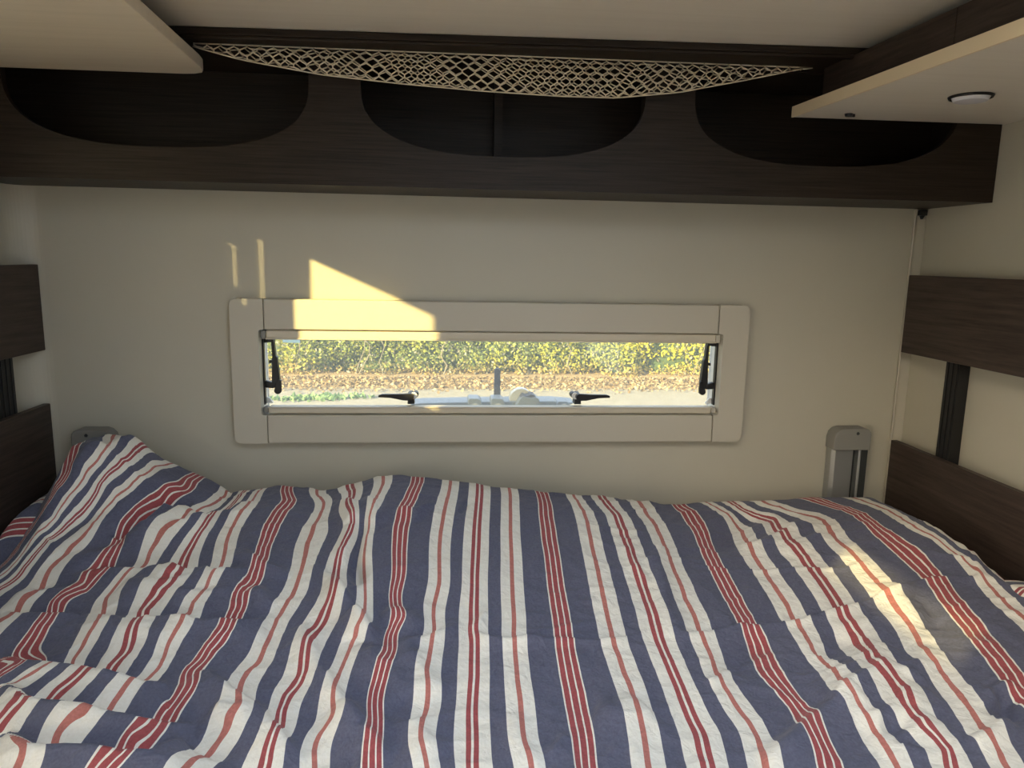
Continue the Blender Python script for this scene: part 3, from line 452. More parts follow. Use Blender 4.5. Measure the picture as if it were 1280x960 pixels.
PRINT_KNOTS = [(-0.0603,-0.1275,-0.27743),(-0.0655,-0.2124,-0.50519),(-0.0775,-0.2849,1.5469),(-0.0810,-0.3389,-2.9602),(-0.0838,-0.4087,-1.7388),(-0.0818,-0.4707,-0.14927),(-0.0805,-0.5178,-1.7103),(-0.0838,-0.5614,5.4966),(-0.0780,-0.6054,9.6025),(-0.0732,-0.6287,-36.945),(-0.0789,-0.6370,21.127),(-0.0848,-0.6530,15.573),(-0.0830,-0.6958,-7.162),(-0.0885,-0.7264,1.9882),(-0.0928,-0.7523,-3.4506),(-0.0975,-0.7771,5.1229),(-0.0970,-0.7993,3.2405),(-0.0939,-0.8257,-0.8466),(-0.0920,-0.8691,-2.6553),(-0.0919,-0.8871,1.6055),(-0.0903,-0.9086,-0.69165),(0.0121,-0.1508,0.1234),(0.0079,-0.2096,0.10886),(-0.0006,-0.2991,-0.35416),(-0.0079,-0.3794,0.5825),(-0.0098,-0.4367,0.33787),(-0.0093,-0.4929,0.26599),(-0.0098,-0.5350,-3.4579),(-0.0168,-0.5749,1.0433),(-0.0183,-0.6083,3.9903),(-0.0167,-0.6398,-1.6525),(-0.0219,-0.6874,1.4663),(-0.0264,-0.7404,4.1089),(-0.0239,-0.7703,-2.3258),(-0.0242,-0.7902,-3.3527),(-0.0288,-0.8188,1.2166),(-0.0317,-0.8528,0.34327),(-0.0310,-0.8736,5.5632),(-0.0266,-0.8914,-0.45685),(-0.0224,-0.9087,-4.6607),(0.0794,-0.1450,0.23284),(0.0718,-0.2572,0.14382),(0.0656,-0.3353,-0.022876),(0.0613,-0.3996,-0.40399),(0.0575,-0.4559,-0.17198),(0.0540,-0.5069,0.85136),(0.0517,-0.5534,0.039679),(0.0493,-0.5975,0.48432),(0.0485,-0.6185,-3.3935),(0.0462,-0.6415,4.8165),(0.0475,-0.6630,-3.5706),(0.0462,-0.7007,-0.36017),(0.0442,-0.7408,-1.5943),(0.0402,-0.7827,0.81859),(0.0382,-0.8132,0.95999),(0.0377,-0.8423,-1.2721),(0.0366,-0.8742,-1.5007),(0.0349,-0.9118,4.003),(0.1488,-0.1524,-0.54955),(0.1385,-0.2803,-0.49889),(0.1308,-0.3752,0.02587),(0.1263,-0.4473,-0.19645),(0.1216,-0.5104,-0.044625),(0.1179,-0.5722,0.32474),(0.1152,-0.6201,-0.98956),(0.1120,-0.6500,1.6834),(0.1103,-0.7010,0.224),(0.1083,-0.7525,1.2072),(0.1083,-0.7985,-1.1155),(0.1059,-0.8387,0.19655),(0.1053,-0.8747,2.4017),(0.1090,-0.9048,-1.3998),(0.1099,-0.9184,-2.7389),(0.2249,-0.1454,-0.044808),(0.2158,-0.2580,1.0796),(0.2078,-0.3725,0.50538),(0.2031,-0.4637,-0.07017),(0.1976,-0.5559,-0.088525),(0.1950,-0.6107,-0.48971),(0.1939,-0.6281,0.033938),(0.1914,-0.6724,-0.40253),(0.1897,-0.7275,-0.24592),(0.1884,-0.7833,-0.21678),(0.1864,-0.8290,0.37663),(0.1846,-0.8691,-1.1363),(0.1786,-0.9205,1.8873),(0.3014,-0.1546,-0.70047),(0.3025,-0.1892,-0.096023),(0.3018,-0.2669,-0.98836),(0.2943,-0.3461,-0.1106),(0.2894,-0.4137,-0.39455),(0.2837,-0.4840,0.2814),(0.2794,-0.5421,0.40784),(0.2762,-0.5951,0.9267),(0.2741,-0.6397,-3.4652),(0.2708,-0.6604,4.9469),(0.2724,-0.6933,-2.0532),(0.2720,-0.7370,1.9545),(0.2737,-0.7748,-2.0797),(0.2684,-0.8246,2.5075),(0.2680,-0.8466,-1.2097),(0.2654,-0.8762,-0.5659),(0.2572,-0.9249,0.6568),(0.3676,-0.1379,2.6815),(0.3723,-0.1728,-0.83776),(0.3762,-0.2349,-0.28611),(0.3706,-0.3153,1.0286),(0.3680,-0.3655,-0.36792),(0.3624,-0.4373,0.84675),(0.3618,-0.4806,-0.80922),(0.3594,-0.5288,-0.40837),(0.3567,-0.5747,-0.52436),(0.3536,-0.6089,-1.058),(0.3499,-0.6386,1.3548),(0.3494,-0.6771,-0.74337),(0.3490,-0.7224,0.098732),(0.3493,-0.7621,-1.8142),(0.3470,-0.8032,0.55248),(0.3466,-0.8358,1.7105),(0.3470,-0.8570,-3.1377),(0.3415,-0.8875,1.5902),(0.3338,-0.9297,-0.43182),(0.4587,-0.1089,-0.93595),(0.4560,-0.1886,0.5932),(0.4552,-0.2630,-0.21098),(0.4493,-0.3427,-0.28161),(0.4424,-0.4089,-0.014666),(0.4376,-0.4651,0.1324),(0.4333,-0.5169,-1.0077),(0.4309,-0.5649,-2.7245),(0.4299,-0.5472,4.3486),(0.4293,-0.5978,-0.46024),(0.4234,-0.6509,2.5881),(0.4240,-0.6925,-3.004),(0.4150,-0.7549,3.4858),(0.4172,-0.7832,-1.473),(0.4198,-0.8176,2.3071),(0.4235,-0.8468,-1.0478),(0.4228,-0.8754,-3.3806),(0.4155,-0.9039,1.2719),(0.4085,-0.9309,0.090089),(0.5583,-0.1442,-0.93372),(0.5549,-0.2166,1.2125),(0.5488,-0.2810,-0.12264),(0.5372,-0.3576,-0.23449),(0.5284,-0.4228,0.1851),(0.5236,-0.4925,-0.40451),(0.5194,-0.5555,0.025614),(0.5167,-0.6026,-1.8891),(0.5143,-0.6305,5.4387),(0.5168,-0.6530,-6.2519),(0.5093,-0.6921,0.48322),(0.4998,-0.7423,3.3996),(0.5028,-0.7728,-1.1721),(0.5060,-0.8011,0.99939),(0.5084,-0.8292,-6.991),(0.4949,-0.8788,6.2629),(0.4945,-0.9000,2.4174),(0.4953,-0.9189,-7.6415),(0.4874,-0.9439,3.7603),(0.6381,-0.1502,-2.4475),(0.6483,-0.1954,-1.0551),(0.6517,-0.2404,-1.7235),(0.6318,-0.3223,-0.032826),(0.6182,-0.3951,0.7304),(0.6148,-0.4538,-0.29187),(0.6103,-0.5117,0.87767),(0.6073,-0.5626,-1.0711),(0.5981,-0.6222,2.7806),(0.5975,-0.6409,-1.6435),(0.5929,-0.6851,0.78397),(0.5906,-0.7188,2.4164),(0.5913,-0.7502,-6.6937),(0.5810,-0.7933,-3.5701),(0.5737,-0.8263,22.145),(0.5781,-0.8359,-16.36),(0.5807,-0.8516,0.35448),(0.5817,-0.8731,-3.4909),(0.5785,-0.9005,1.8073),(0.5763,-0.9248,0.49368),(0.5732,-0.9498,-2.3382),(0.6906,-0.1457,2.9989),(0.7004,-0.1687,6.0326),(0.7250,-0.2001,-11.34),(0.7186,-0.2682,3.8616),(0.7080,-0.3408,0.12763),(0.7049,-0.3873,1.7558),(0.7082,-0.4204,-1.8309),(0.7058,-0.4694,0.44306),(0.7020,-0.5179,0.17505),(0.6976,-0.5586,-1.0893),(0.6888,-0.6017,0.92283),(0.6850,-0.6362,1.3562),(0.6836,-0.6633,-2.8004),(0.6713,-0.7061,0.0041866),(0.6568,-0.7509,0.45254),(0.6497,-0.7859,20.671),(0.6606,-0.7966,-17.592),(0.6605,-0.8165,-2.9416),(0.6497,-0.8515,8.0899),(0.6503,-0.8719,-7.7549),(0.6464,-0.9004,14.253),(0.6524,-0.9177,-8.0523),(0.6525,-0.9334,-9.1188),(0.6375,-0.9625,5.3462),(0.7802,-0.1867,6.0313),(0.8005,-0.2138,2.8899),(0.8220,-0.2365,-6.5065),(0.8201,-0.2947,-0.57596),(0.8051,-0.3740,4.6861),(0.8099,-0.3953,-5.5328),(0.8061,-0.4477,0.82948),(0.8029,-0.4963,-0.74089),(0.7953,-0.5438,0.23345),(0.7877,-0.5848,-0.41229),(0.7809,-0.6233,2.8317),(0.7802,-0.6465,-2.7922),(0.7709,-0.6865,-0.69782),(0.7545,-0.7410,3.6652),(0.7548,-0.7712,-3.0347),(0.7497,-0.8068,0.028815),(0.7424,-0.8402,0.81856),(0.7351,-0.8721,0.54502),(0.7298,-0.8911,-4.0502),(0.7170,-0.9231,16.924),(0.7183,-0.9365,-16.938),(0.7111,-0.9548,5.7508),(0.7049,-0.9731,0.83169),(0.9060,-0.1805,-0.23526),(0.9161,-0.2205,-1.2063),(0.9125,-0.2758,1.9155),(0.9072,-0.3368,-0.09149),(0.9033,-0.3980,2.3097),(0.9068,-0.4389,0.83637),(0.9083,-0.4807,1.167),(0.9071,-0.5199,0.10496),(0.9025,-0.5533,-0.78062),(0.8919,-0.5984,1.1854),(0.8862,-0.6384,-0.26198),(0.8771,-0.6810,-2.0595),(0.8682,-0.7038,2.6992),(0.8585,-0.7476,-0.15289),(0.8493,-0.7885,-1.6302),(0.8381,-0.8261,5.4235),(0.8376,-0.8452,-3.8222),(0.9996,-0.2248,-0.046729),(0.9962,-0.2695,-1.9628),(0.9861,-0.3385,-1.1894),(0.9908,-0.3821,-1.9471),(0.9992,-0.4182,-8.092),(1.0028,-0.4502,-6.2237),(1.0034,-0.4851,-4.4229),(0.9998,-0.5237,1.3812),(0.9975,-0.5557,-2.4048),(0.9901,-0.5926,0.75555),(0.9847,-0.6288,2.3751),(0.9848,-0.6601,-2.4565),(1.0432,-0.3395,3.1925),(1.0441,-0.3715,18.263),(1.0578,-0.3826,-19.887),(1.0454,-0.4267,38.322),(1.0584,-0.4327,-30.459),(1.0504,-0.4688,10.822),(-0.1347,-0.1634,-0.67114),(-0.1413,-0.2795,-1.3842),(-0.1476,-0.3428,15.147),(-0.1479,-0.3983,6.9419),(-0.1469,-0.4493,2.1119),(-0.1433,-0.4851,1.0125),(-0.1362,-0.5383,1.3648),(-0.1326,-0.5685,-2.7454),(-0.1301,-0.6484,-24.22),(-0.1408,-0.6634,18.429),(-0.1455,-0.6919,-5.5074),(-0.1535,-0.7305,4.2505),(-0.1558,-0.7754,-0.26633),(-0.1539,-0.7973,3.4205),(-0.1503,-0.8220,-20.549),(-0.1559,-0.8326,5.3218),(-0.1648,-0.8497,6.6414),(-0.1676,-0.8671,6.3601),(-0.1625,-0.8972,-2.4886),(-0.2044,-0.1580,-0.64818),(-0.1977,-0.2682,4.2423),(-0.1839,-0.3231,-2.1407),(-0.1796,-0.3467,-15.813),(-0.1843,-0.3910,-6.1904),(-0.1907,-0.4293,-1.8093),(-0.1934,-0.4578,-0.022839),(-0.1867,-0.5361,-2.0426),(-0.1873,-0.5644,-6.3898),(-0.1936,-0.5828,6.4211),(-0.2011,-0.6172,-4.0824),(-0.2076,-0.6351,4.6534),(-0.2119,-0.6794,1.9097),(-0.2094,-0.7082,1.273),(-0.2079,-0.7315,-7.0353),(-0.2125,-0.7479,-7.5161),(-0.2208,-0.7628,9.9283),(-0.2241,-0.7825,-0.57843),(-0.2247,-0.8024,7.9042),(-0.2199,-0.8441,-5.1632),(-0.2226,-0.8724,2.7638),(-0.2223,-0.9031,-4.3822),(-0.2834,-0.1413,4.6262),(-0.2577,-0.2091,-1.8788),(-0.2547,-0.2577,-2.1824),(-0.2592,-0.3215,2.5083),(-0.2618,-0.3821,4.0888),(-0.2587,-0.4233,0.19675),(-0.2574,-0.4605,0.031666),(-0.2581,-0.4993,1.0314),(-0.2615,-0.5355,-1.6834),(-0.2672,-0.5576,2.044),(-0.2738,-0.5943,1.9134),(-0.2759,-0.6235,-0.17962),(-0.2782,-0.6610,1.2523),(-0.2812,-0.6934,-7.3787),(-0.2912,-0.7156,5.3589),(-0.2945,-0.7368,4.3116),(-0.2840,-0.7883,0.66743),(-0.2790,-0.8106,-31.786),(-0.2875,-0.8181,33.148),(-0.2866,-0.8348,-12.541),(-0.2941,-0.8530,4.0391),(-0.3003,-0.8698,-1.6075),(-0.3098,-0.8926,3.2226),(-0.3142,-0.9104,2.0514),(-0.3476,-0.1458,-0.9061),(-0.3306,-0.1980,-6.0364),(-0.3373,-0.2555,3.1381),(-0.3406,-0.3093,-0.28361),(-0.3406,-0.3615,-0.92662),(-0.3385,-0.4073,1.1939),(-0.3336,-0.4621,-1.0482),(-0.3338,-0.4845,5.1179),(-0.3341,-0.5048,-13.326),(-0.3442,-0.5254,10.622),(-0.3455,-0.5493,9.8974),(-0.3418,-0.5630,-13.291),(-0.3440,-0.5924,4.6749),(-0.3451,-0.6368,-7.0485),(-0.3547,-0.6601,3.5745),(-0.3617,-0.6811,5.4905),(-0.3656,-0.6980,-19.311),(-0.3730,-0.7106,27.104),(-0.3629,-0.7526,-15.19),(-0.3724,-0.7793,5.4732),(-0.3768,-0.8012,5.0694),(-0.3784,-0.8416,-6.1564),(-0.3847,-0.8547,-9.006),(-0.3951,-0.8661,18.585),(-0.3932,-0.9034,-17.808),(-0.3994,-0.9140,4.9672),(-0.4051,-0.9256,6.8776),(-0.4127,-0.1448,5.7847),(-0.4095,-0.1900,2.1758),(-0.4093,-0.2676,-3.2469),(-0.4152,-0.3024,0.51078),(-0.4170,-0.3500,0.43762),(-0.4092,-0.3985,-1.3124),(-0.4024,-0.4423,-0.86816),(-0.4028,-0.4849,-1.8333),(-0.4065,-0.5078,4.876),(-0.4093,-0.5401,-9.8074),(-0.4159,-0.5591,9.0264),(-0.4164,-0.5879,-1.1984),(-0.4170,-0.6317,-7.6224),(-0.4224,-0.6502,7.7733),(-0.4233,-0.6682,5.6251),(-0.4213,-0.6898,-12.85),(-0.4428,-0.7600,1.8083),(-0.4459,-0.7778,-4.7425),(-0.4492,-0.7919,5.4914),(-0.4688,-0.8297,-23.412),(-0.4803,-0.8336,17.047),(-0.4874,-0.8469,-7.4012),(-0.4902,-0.8550,14.904),(-0.5084,-0.8956,-6.5074),(-0.5050,-0.9160,-1.438),(-0.4691,-0.2772,9.0687),(-0.4711,-0.3193,0.41255),(-0.4764,-0.3490,6.4772),(-0.4796,-0.3838,0.91521),(-0.4777,-0.4313,2.7434),(-0.4721,-0.4762,-19.536),(-0.4738,-0.5088,-20.403),(-0.4767,-0.4831,23.357),(-0.4804,-0.5166,13.114),(-0.4871,-0.5336,-6.7198),(-0.4968,-0.5548,9.6074),(-0.4903,-0.6013,-4.356),(-0.4905,-0.6251,6.0989),(-0.4857,-0.6495,-1.742),(-0.4850,-0.6687,-11.956),(-0.4917,-0.6845,10.308),(-0.5144,-0.7343,4.6616),(-0.5164,-0.7436,-11.587),(-0.5279,-0.7586,-0.38598),(-0.5353,-0.7685,12.207),(-0.5651,-0.7990,-20.375),(-0.5707,-0.8068,9.7936),(-0.5772,-0.8236,3.7069),(-0.5123,-0.3016,-8.2494),(-0.5207,-0.3357,-21.648),(-0.5400,-0.3463,19.974),(-0.5448,-0.3733,-8.2622),(-0.5486,-0.4018,3.323),(-0.5490,-0.3928,8.2376),(-0.5464,-0.4298,-15.969),(-0.5615,-0.4497,11.731),(-0.5729,-0.4738,2.1179),(-0.5814,-0.5031,8.0262),(-0.5706,-0.5404,-4.4915),(-0.5585,-0.5940,-5.6424),(-0.5600,-0.6225,2.8491),(-0.5601,-0.6479,-8.0681),(-0.5615,-0.6642,17.953),(-0.5755,-0.7187,-16.454),(-0.6002,-0.7350,32.362),(-0.5517,-0.1516,5.3422),(-0.5612,-0.2065,13.314),(-0.5821,-0.2267,6.983),(-0.5991,-0.2545,1.1204),(-0.6137,-0.2783,12.092),(-0.6232,-0.3068,3.2939),(-0.6204,-0.3562,-3.5339),(-0.6231,-0.3898,-10.197),(-0.6256,-0.3969,14.844),(-0.6203,-0.4341,-39.28),(-0.6327,-0.4355,34.606),(-0.6326,-0.4542,2.2485),(-0.6369,-0.4734,-17.612),(-0.6526,-0.4883,2.6227),(-0.6641,-0.5065,26.506),(-0.6577,-0.5255,-6.6979),(-0.6501,-0.5629,-4.1895),(-0.6530,-0.5859,4.939),(-0.6539,-0.6075,-4.4652),(-0.6509,-0.6352,14.571),(-0.6223,-0.7005,-47.223),(-0.6332,-0.7075,32.182),(-0.6379,-0.7143,-18.422),(-0.5489,-0.1244,1.1183),(-0.5520,-0.2009,-23.846),(-0.4857,-0.1380,-5.9),(-0.4946,-0.2133,-1.8975),(-0.6024,-0.1018,-2.2975),(-0.6182,-0.1613,12.239),(-0.6223,-0.1999,-6.8457),(-0.6344,-0.2313,4.3695),(-0.6444,-0.2596,-23.435),(-0.6602,-0.2795,-9.7172),(-0.6722,-0.2934,36.264),(-0.6768,-0.3169,-9.7709),(-0.6857,-0.3491,-11.481),(-0.7022,-0.3744,18.213),(-0.7025,-0.3857,-25.508),(-0.7189,-0.4082,12.579),(-0.7177,-0.4382,0.83474),(-0.7112,-0.4753,-31.649),(-0.7245,-0.4838,23.101),(-0.7247,-0.5080,-1.4195),(-0.7154,-0.5460,-28.997),(-0.7278,-0.5542,19.196),(-0.6515,-0.1334,-7.6504),(-0.6569,-0.1828,-1.6674),(-0.6665,-0.2199,0.74456),(-0.6803,-0.2446,31.692),(-0.6863,-0.2599,2.714),(-0.6923,-0.2750,-13.742),(-0.7007,-0.2905,-16.955),(-0.7144,-0.3062,3.6128),(-0.7301,-0.3223,19.437),(-0.7456,-0.3438,24.551),(-0.7558,-0.3684,-9.8179),(-0.7694,-0.4015,15.931),(-0.7744,-0.4278,-23.207),(-0.7889,-0.4445,17.869),(-0.7191,-0.1255,5.6763),(-0.6974,-0.2194,-14.18),(-0.7046,-0.2388,-25.577),(-0.7198,-0.2599,21.423),(-0.7292,-0.2794,5.6587),(-0.7468,-0.3063,-0.11612),(-0.7626,-0.3291,-38.808),(-0.7833,-0.3508,32.457),(-0.7528,-0.2114,10.38),(-0.7493,-0.2636,-14.944),(-0.7604,-0.2854,-12.841),(-0.7842,-0.3066,-4.0053),(-0.8040,-0.3213,25.559),(-0.8073,-0.3595,-38.971)]
PRINT_AFFINE = (0.220563,3.427202,-0.308678)
# ---- duvet surface: a height over (x, y), folds are ridges along polylines on the bed ----
def sstep(a, b, v):
    t = np.clip((v - a) / (b - a), 0, 1)
    return t * t * (3 - 2 * t)
RIDGE_X = [-0.95,-0.62,-0.55,-0.451,-0.365,-0.278,-0.207,-0.154,-0.101,-0.029,0.079,0.171,0.264,0.377,0.453,0.549,0.646,0.763,0.842,0.932,1.043,1.12]
RIDGE_Z = [1.10,1.13,1.15,1.172,1.182,1.170,1.184,1.203,1.206,1.196,1.182,1.168,1.157,1.146,1.135,1.125,1.129,1.134,1.137,1.140,1.138,1.120]
HUMP_X = [-0.95,-0.86,-0.81,-0.775,-0.735,-0.681,-0.625,-0.55,-0.50,-0.465,-0.44]
HUMP_Z = [1.04,1.09,1.22,1.295,1.303,1.288,1.248,1.210,1.181,1.150,1.03]
XL, XR, YN, YB = -0.872, 1.108, -1.46, -0.035
def base_h(x, y):
    zr = np.interp(x, RIDGE_X, RIDGE_Z)
    near = 1.060 + 0.03 * sstep(0.4, 1.0, x) - 0.02 * sstep(-0.5, -0.9, x)
    z = near + (zr - near) * sstep(-0.95, -0.16, y)
    z = z + 0.022 * np.exp(-((x - 1.0) / 0.16) ** 2 - ((y + 0.36) / 0.16) ** 2)
    # the hump over the pillow in the left corner
    hz = np.interp(x, HUMP_X, HUMP_Z)
    yv = y + 0.16
    prof = np.where(yv > 0, 1.0, np.exp(-(np.minimum(yv, 0) / 0.17) ** 2))
    z = z + np.maximum(hz - np.minimum(zr, hz), 0) * prof
    return z
def edge_h(x, y, z):
    # rounds the duvet off towards its edges
    lo = 1.0
    def rnd(d, r):
        t = np.clip(d / r, 0, 1)
        return np.sqrt(np.maximum(1 - (1 - t) ** 2, 0))
    k = rnd(YB - y + 0.004, 0.085) * rnd(x - XL + 0.004, 0.05) * rnd(XR - x + 0.004, 0.085) * rnd(y - YN + 0.004, 0.10)
    return lo + (z - lo) * k
def seg_dist(x, y, P):
    best = np.full(x.shape, 9.0); side = np.zeros(x.shape); tt = np.zeros(x.shape)
    L = [0.0]
    for (x0, y0), (x1, y1) in zip(P[:-1], P[1:]): L.append(L[-1] + math.hypot(x1 - x0, y1 - y0))
    for i, ((x0, y0), (x1, y1)) in enumerate(zip(P[:-1], P[1:])):
        dx, dy = x1 - x0, y1 - y0; n2 = dx * dx + dy * dy
        t = np.clip(((x - x0) * dx + (y - y0) * dy) / n2, 0, 1)
        ex, ey = x - x0 - t * dx, y - y0 - t * dy
        d = np.hypot(ex, ey); s = dx * ey - dy * ex
        m = d < best
        best = np.where(m, d, best); side = np.where(m, s, side); tt = np.where(m, L[i] + t * (L[i + 1] - L[i]), tt)
    return best, side, tt / L[-1]
def folds_h(x, y):
    z = np.zeros(x.shape)
    for A, wf, wn, P in FOLDS:
        xs = [q[0] for q in P]; ys = [q[1] for q in P]; m = 4 * max(wf, wn)
        k = (x > min(xs) - m) & (x < max(xs) + m) & (y > min(ys) - m) & (y < max(ys) + m)
        if not k.any(): continue
        d, s, t = seg_dist(x[k], y[k], P)
        w = np.where(s > 0, wf, wn)          # polylines run left to right: the left side is the far side
        taper = np.sqrt(np.clip(np.minimum(t, 1 - t) / 0.22, 0, 1))
        z[k] += A * np.exp(-(d / w) ** 2) * taper
    return z
def duvet_h(x, y):
    return edge_h(x, y, base_h(x, y) + folds_h(x, y))
def steps_u(x, y):
    """where a fold lies over the cloth behind it, the print jumps by the width of cloth tucked in"""
    u = np.zeros(x.shape)
    for J, te, P in STEPS:
        d, s, t = seg_dist(x, y, P)
        sd = np.where(s > 0, d, -d)
        u = u + J * np.clip(1 - t / te, 0, 1) * (1 - sstep(.003, .011, sd))
    return u

def print_u(x, y):
    """Cloth coordinate across the stripes (in pattern repeats): the print runs with the cloth as it lies, pulled about by the folds."""
    K = np.array(PRINT_KNOTS); u = PRINT_AFFINE[0] + PRINT_AFFINE[1] * x + PRINT_AFFINE[2] * y
    for kx, ky, w in K:
        r2 = (x - kx) ** 2 + (y - ky) ** 2
        u = u + w * r2 * np.log(np.maximum(r2, 1e-12))
    return u + steps_u(x, y)
NX, NY = 440, 370
gx = np.linspace(XL, XR, NX); gy = np.linspace(YN, YB, NY)
X, Y = np.meshgrid(gx, gy); X = X.ravel(); Y = Y.ravel()
Z = duvet_h(X, Y)
def crinkle(a, b):
    w_ = noise.noise(Vector((a * 5, b * 5, 9)))
    r1 = 1 - abs(noise.noise(Vector((a * 11 + b * 3 + w_, b * 17 - a * 4, 2)))) * 2.2
    r2 = 1 - abs(noise.noise(Vector((a * 30 - b * 8, b * 44 + a * 10 + w_ * 2, 6)))) * 2.2
    k = .5 + .5 * noise.noise(Vector((a * 3.3, b * 3.3, 4)))
    return noise.noise(Vector((a * 14, b * 9, 0))) * .0045 + max(r1, 0) ** 2 * .0062 * k + max(r2, 0) ** 2 * .0024 * k
nzv = np.array([crinkle(a, b) for a, b in zip(X, Y)]); nzv -= nzv.mean()
Z = np.maximum(Z + nzv * np.clip((Z - 1.0) / .05, 0, 1), .990)
U = print_u(X, Y)
idx = np.arange(NX * NY).reshape(NY, NX)
quads = np.stack([idx[:-1, :-1], idx[:-1, 1:], idx[1:, 1:], idx[1:, :-1]], -1).reshape(-1, 4)
verts = np.stack([X, Y, Z], -1)
rim = np.concatenate([idx[0, :], idx[1:, -1], idx[-1, -2::-1], idx[-2:0:-1, 0]])
base = len(verts); low = verts[rim].copy(); low[:, 2] = .985
verts = np.concatenate([verts, low]); UU = np.concatenate([U, U[rim]]); VV = np.concatenate([Y, Y[rim]])
n = len(rim); k = np.arange(n); skirt = np.stack([rim, base + k, base + (k + 1) % n, rim[(k + 1) % n]], -1)
faces = np.concatenate([quads, skirt])
me = bpy.data.meshes.new('duvet'); me.from_pydata(verts.tolist(), [], faces.tolist())
uvl = me.uv_layers.new(name='UVMap'); li = np.zeros(len(me.loops), int); me.loops.foreach_get('vertex_index', li)
uvl.data.foreach_set('uv', np.stack([UU[li], VV[li]], -1).astype(np.float32).ravel())
me.polygons.foreach_set('use_smooth', [True] * len(me.polygons)); me.materials.append(M_CLOTH); me.update()
dv = bpy.data.objects.new('duvet', me); COL.objects.link(dv)
tag(dv, 'rumpled duvet with navy, white and red stripes covering the bed', 'duvet')

def pillow(label, c, sx, sy, sz, rz, u0, ku):
    n, m = 48, 28; bm = bmesh.new(); uvs = {}
    rows = []
    for j in range(m + 1):
        ph = PI * (j / m - .5); row = []
        for i in range(n):
            th = 2 * PI * i / n; ct, st = math.cos(th), math.sin(th); e = .35
            px_ = math.copysign(abs(ct) ** e, ct) * math.cos(ph) ** .45 if abs(math.cos(ph)) > 1e-9 else 0
            py_ = math.copysign(abs(st) ** e, st) * math.cos(ph) ** .45 if abs(math.cos(ph)) > 1e-9 else 0
            pz_ = math.sin(ph) * (1 - .55 * max(abs(px_), abs(py_)) ** 3)
            v = Vector((px_ * sx, py_ * sy, pz_ * sz)); v += Vector((0, 0, noise.noise(v * 9 + Vector((3, 1, 7))) * .012))
            u = u0 + ku * v.y
            v.rotate(Matrix.Rotation(rz, 3, 'Z')); row.append(bm.verts.new(v + Vector(c))); uvs[row[-1]] = u
        rows.append(row)
    lay = bm.loops.layers.uv.new('UVMap')
    for j in range(m):
        for i in range(n):
            f = bm.faces.new((rows[j][i], rows[j][(i + 1) % n], rows[j + 1][(i + 1) % n], rows[j + 1][i])); f.smooth = True
            for l in f.loops: l[lay].uv = (uvs[l.vert], 0)
    me = bpy.data.meshes.new('pillow'); bmesh.ops.recalc_face_normals(bm, faces=bm.faces); bm.to_mesh(me); bm.free(); me.materials.append(M_CLOTH)
    o = bpy.data.objects.new('pillow', me); COL.objects.link(o); tag(o, label, 'pillow'); return o
pillow('striped pillow edge peeping out between left headboard and duvet', (-.795, -.185, 1.085), .100, .150, .100, 0, .35, 3.4)
pillow('striped pillow edge peeping out between right headboard and duvet', (1.072, -.70, 1.068), .051, .255, .062, 0, .1, 3.4)

# ------------------------------------------------------------------ outside
def leaves(name, n, place, colour, size, parent=None, flat=0.0):
    P = place(n); n = len(P); c = colour(P)
    a = rng.normal(size=(n, 3)); 
    if flat: a[:, 2] *= (1 - flat)
    a /= np.linalg.norm(a, axis=1)[:, None]
    b = np.cross(a, rng.normal(size=(n, 3))); b /= np.linalg.norm(b, axis=1)[:, None]
    nn = np.cross(a, b); s = size * rng.uniform(.6, 1.35, (n, 1))
    V = np.stack([P - a * s * .5, P + b * s * .32 + nn * s * .06, P + a * s * .55, P - b * s * .32 + nn * s * .06], 1).reshape(-1, 3)
    me = bpy.data.meshes.new(name); i4 = np.arange(n)[:, None] * 4
    F = np.concatenate([i4 + [0, 1, 2], i4 + [0, 2, 3]])
    me.from_pydata(V.tolist(), [], F.tolist())
    ca = me.color_attributes.new('leaf_colour', 'FLOAT_COLOR', 'POINT')
    cc = np.concatenate([np.repeat(c, 4, 0), np.ones((n * 4, 1))], 1).astype(np.float32); ca.data.foreach_set('color', cc.ravel())
    me.materials.append(M_LEAF); o = bpy.data.objects.new(name, me); COL.objects.link(o)
    if parent is not None: adopt(o, parent)
    return o
ZG = -.70
bm = bx(-40, 40, .6, 60, ZG - .1, ZG)
struct(link('ground', bm, M_ROAD), 'pale gravel drive outside the window', 'ground')
bm = prism(bmesh.new(), [(11.45, ZG - .02), (11.7, ZG + .01), (12.1, ZG + .05), (12.6, ZG + .10), (15, ZG + .2), (15, ZG - .02)], -14, 16, 'x')
struct(link('bank', bm, M_SOIL), 'low bank below the hedge', 'ground')
def bankz(y): return np.interp(y, [11.45, 11.7, 12.1, 12.6, 15], [ZG, ZG + .01, ZG + .05, ZG + .10, ZG + .2])
def litter_place(n):
    x = rng.uniform(-9, 11, n); y = 11.55 + np.abs(rng.normal(0, .42, n)) * rng.choice([1, 1, 1, -.6], n) + .25; y = np.clip(y, 10.9, 12.3)
    return np.stack([x, y, np.where(y < 11.45, ZG, bankz(y)) + rng.uniform(.005, .05, n)], -1)
def litter_col(P):
    k = rng.uniform(0, 1, (len(P), 1)); c = (1 - k) * np.array([.34, .24, .13]) + k * np.array([.50, .43, .31]); return c * rng.uniform(.6, 1.25, (len(P), 1))
tag(leaves('leaf_litter', 11000, litter_place, litter_col, .07, None, .5), 'fallen orange brown leaves along the foot of the hedge', 'fallen leaves', kind='stuff')
hedge = thing('hedge', 'tall leafy hedge turning yellow beyond the gravel drive', 'hedge', (1, 12.6, ZG + .3))
def hz(x): return np.array([.55 * noise.noise(Vector((a * .55, 3.3, 0))) for a in x])
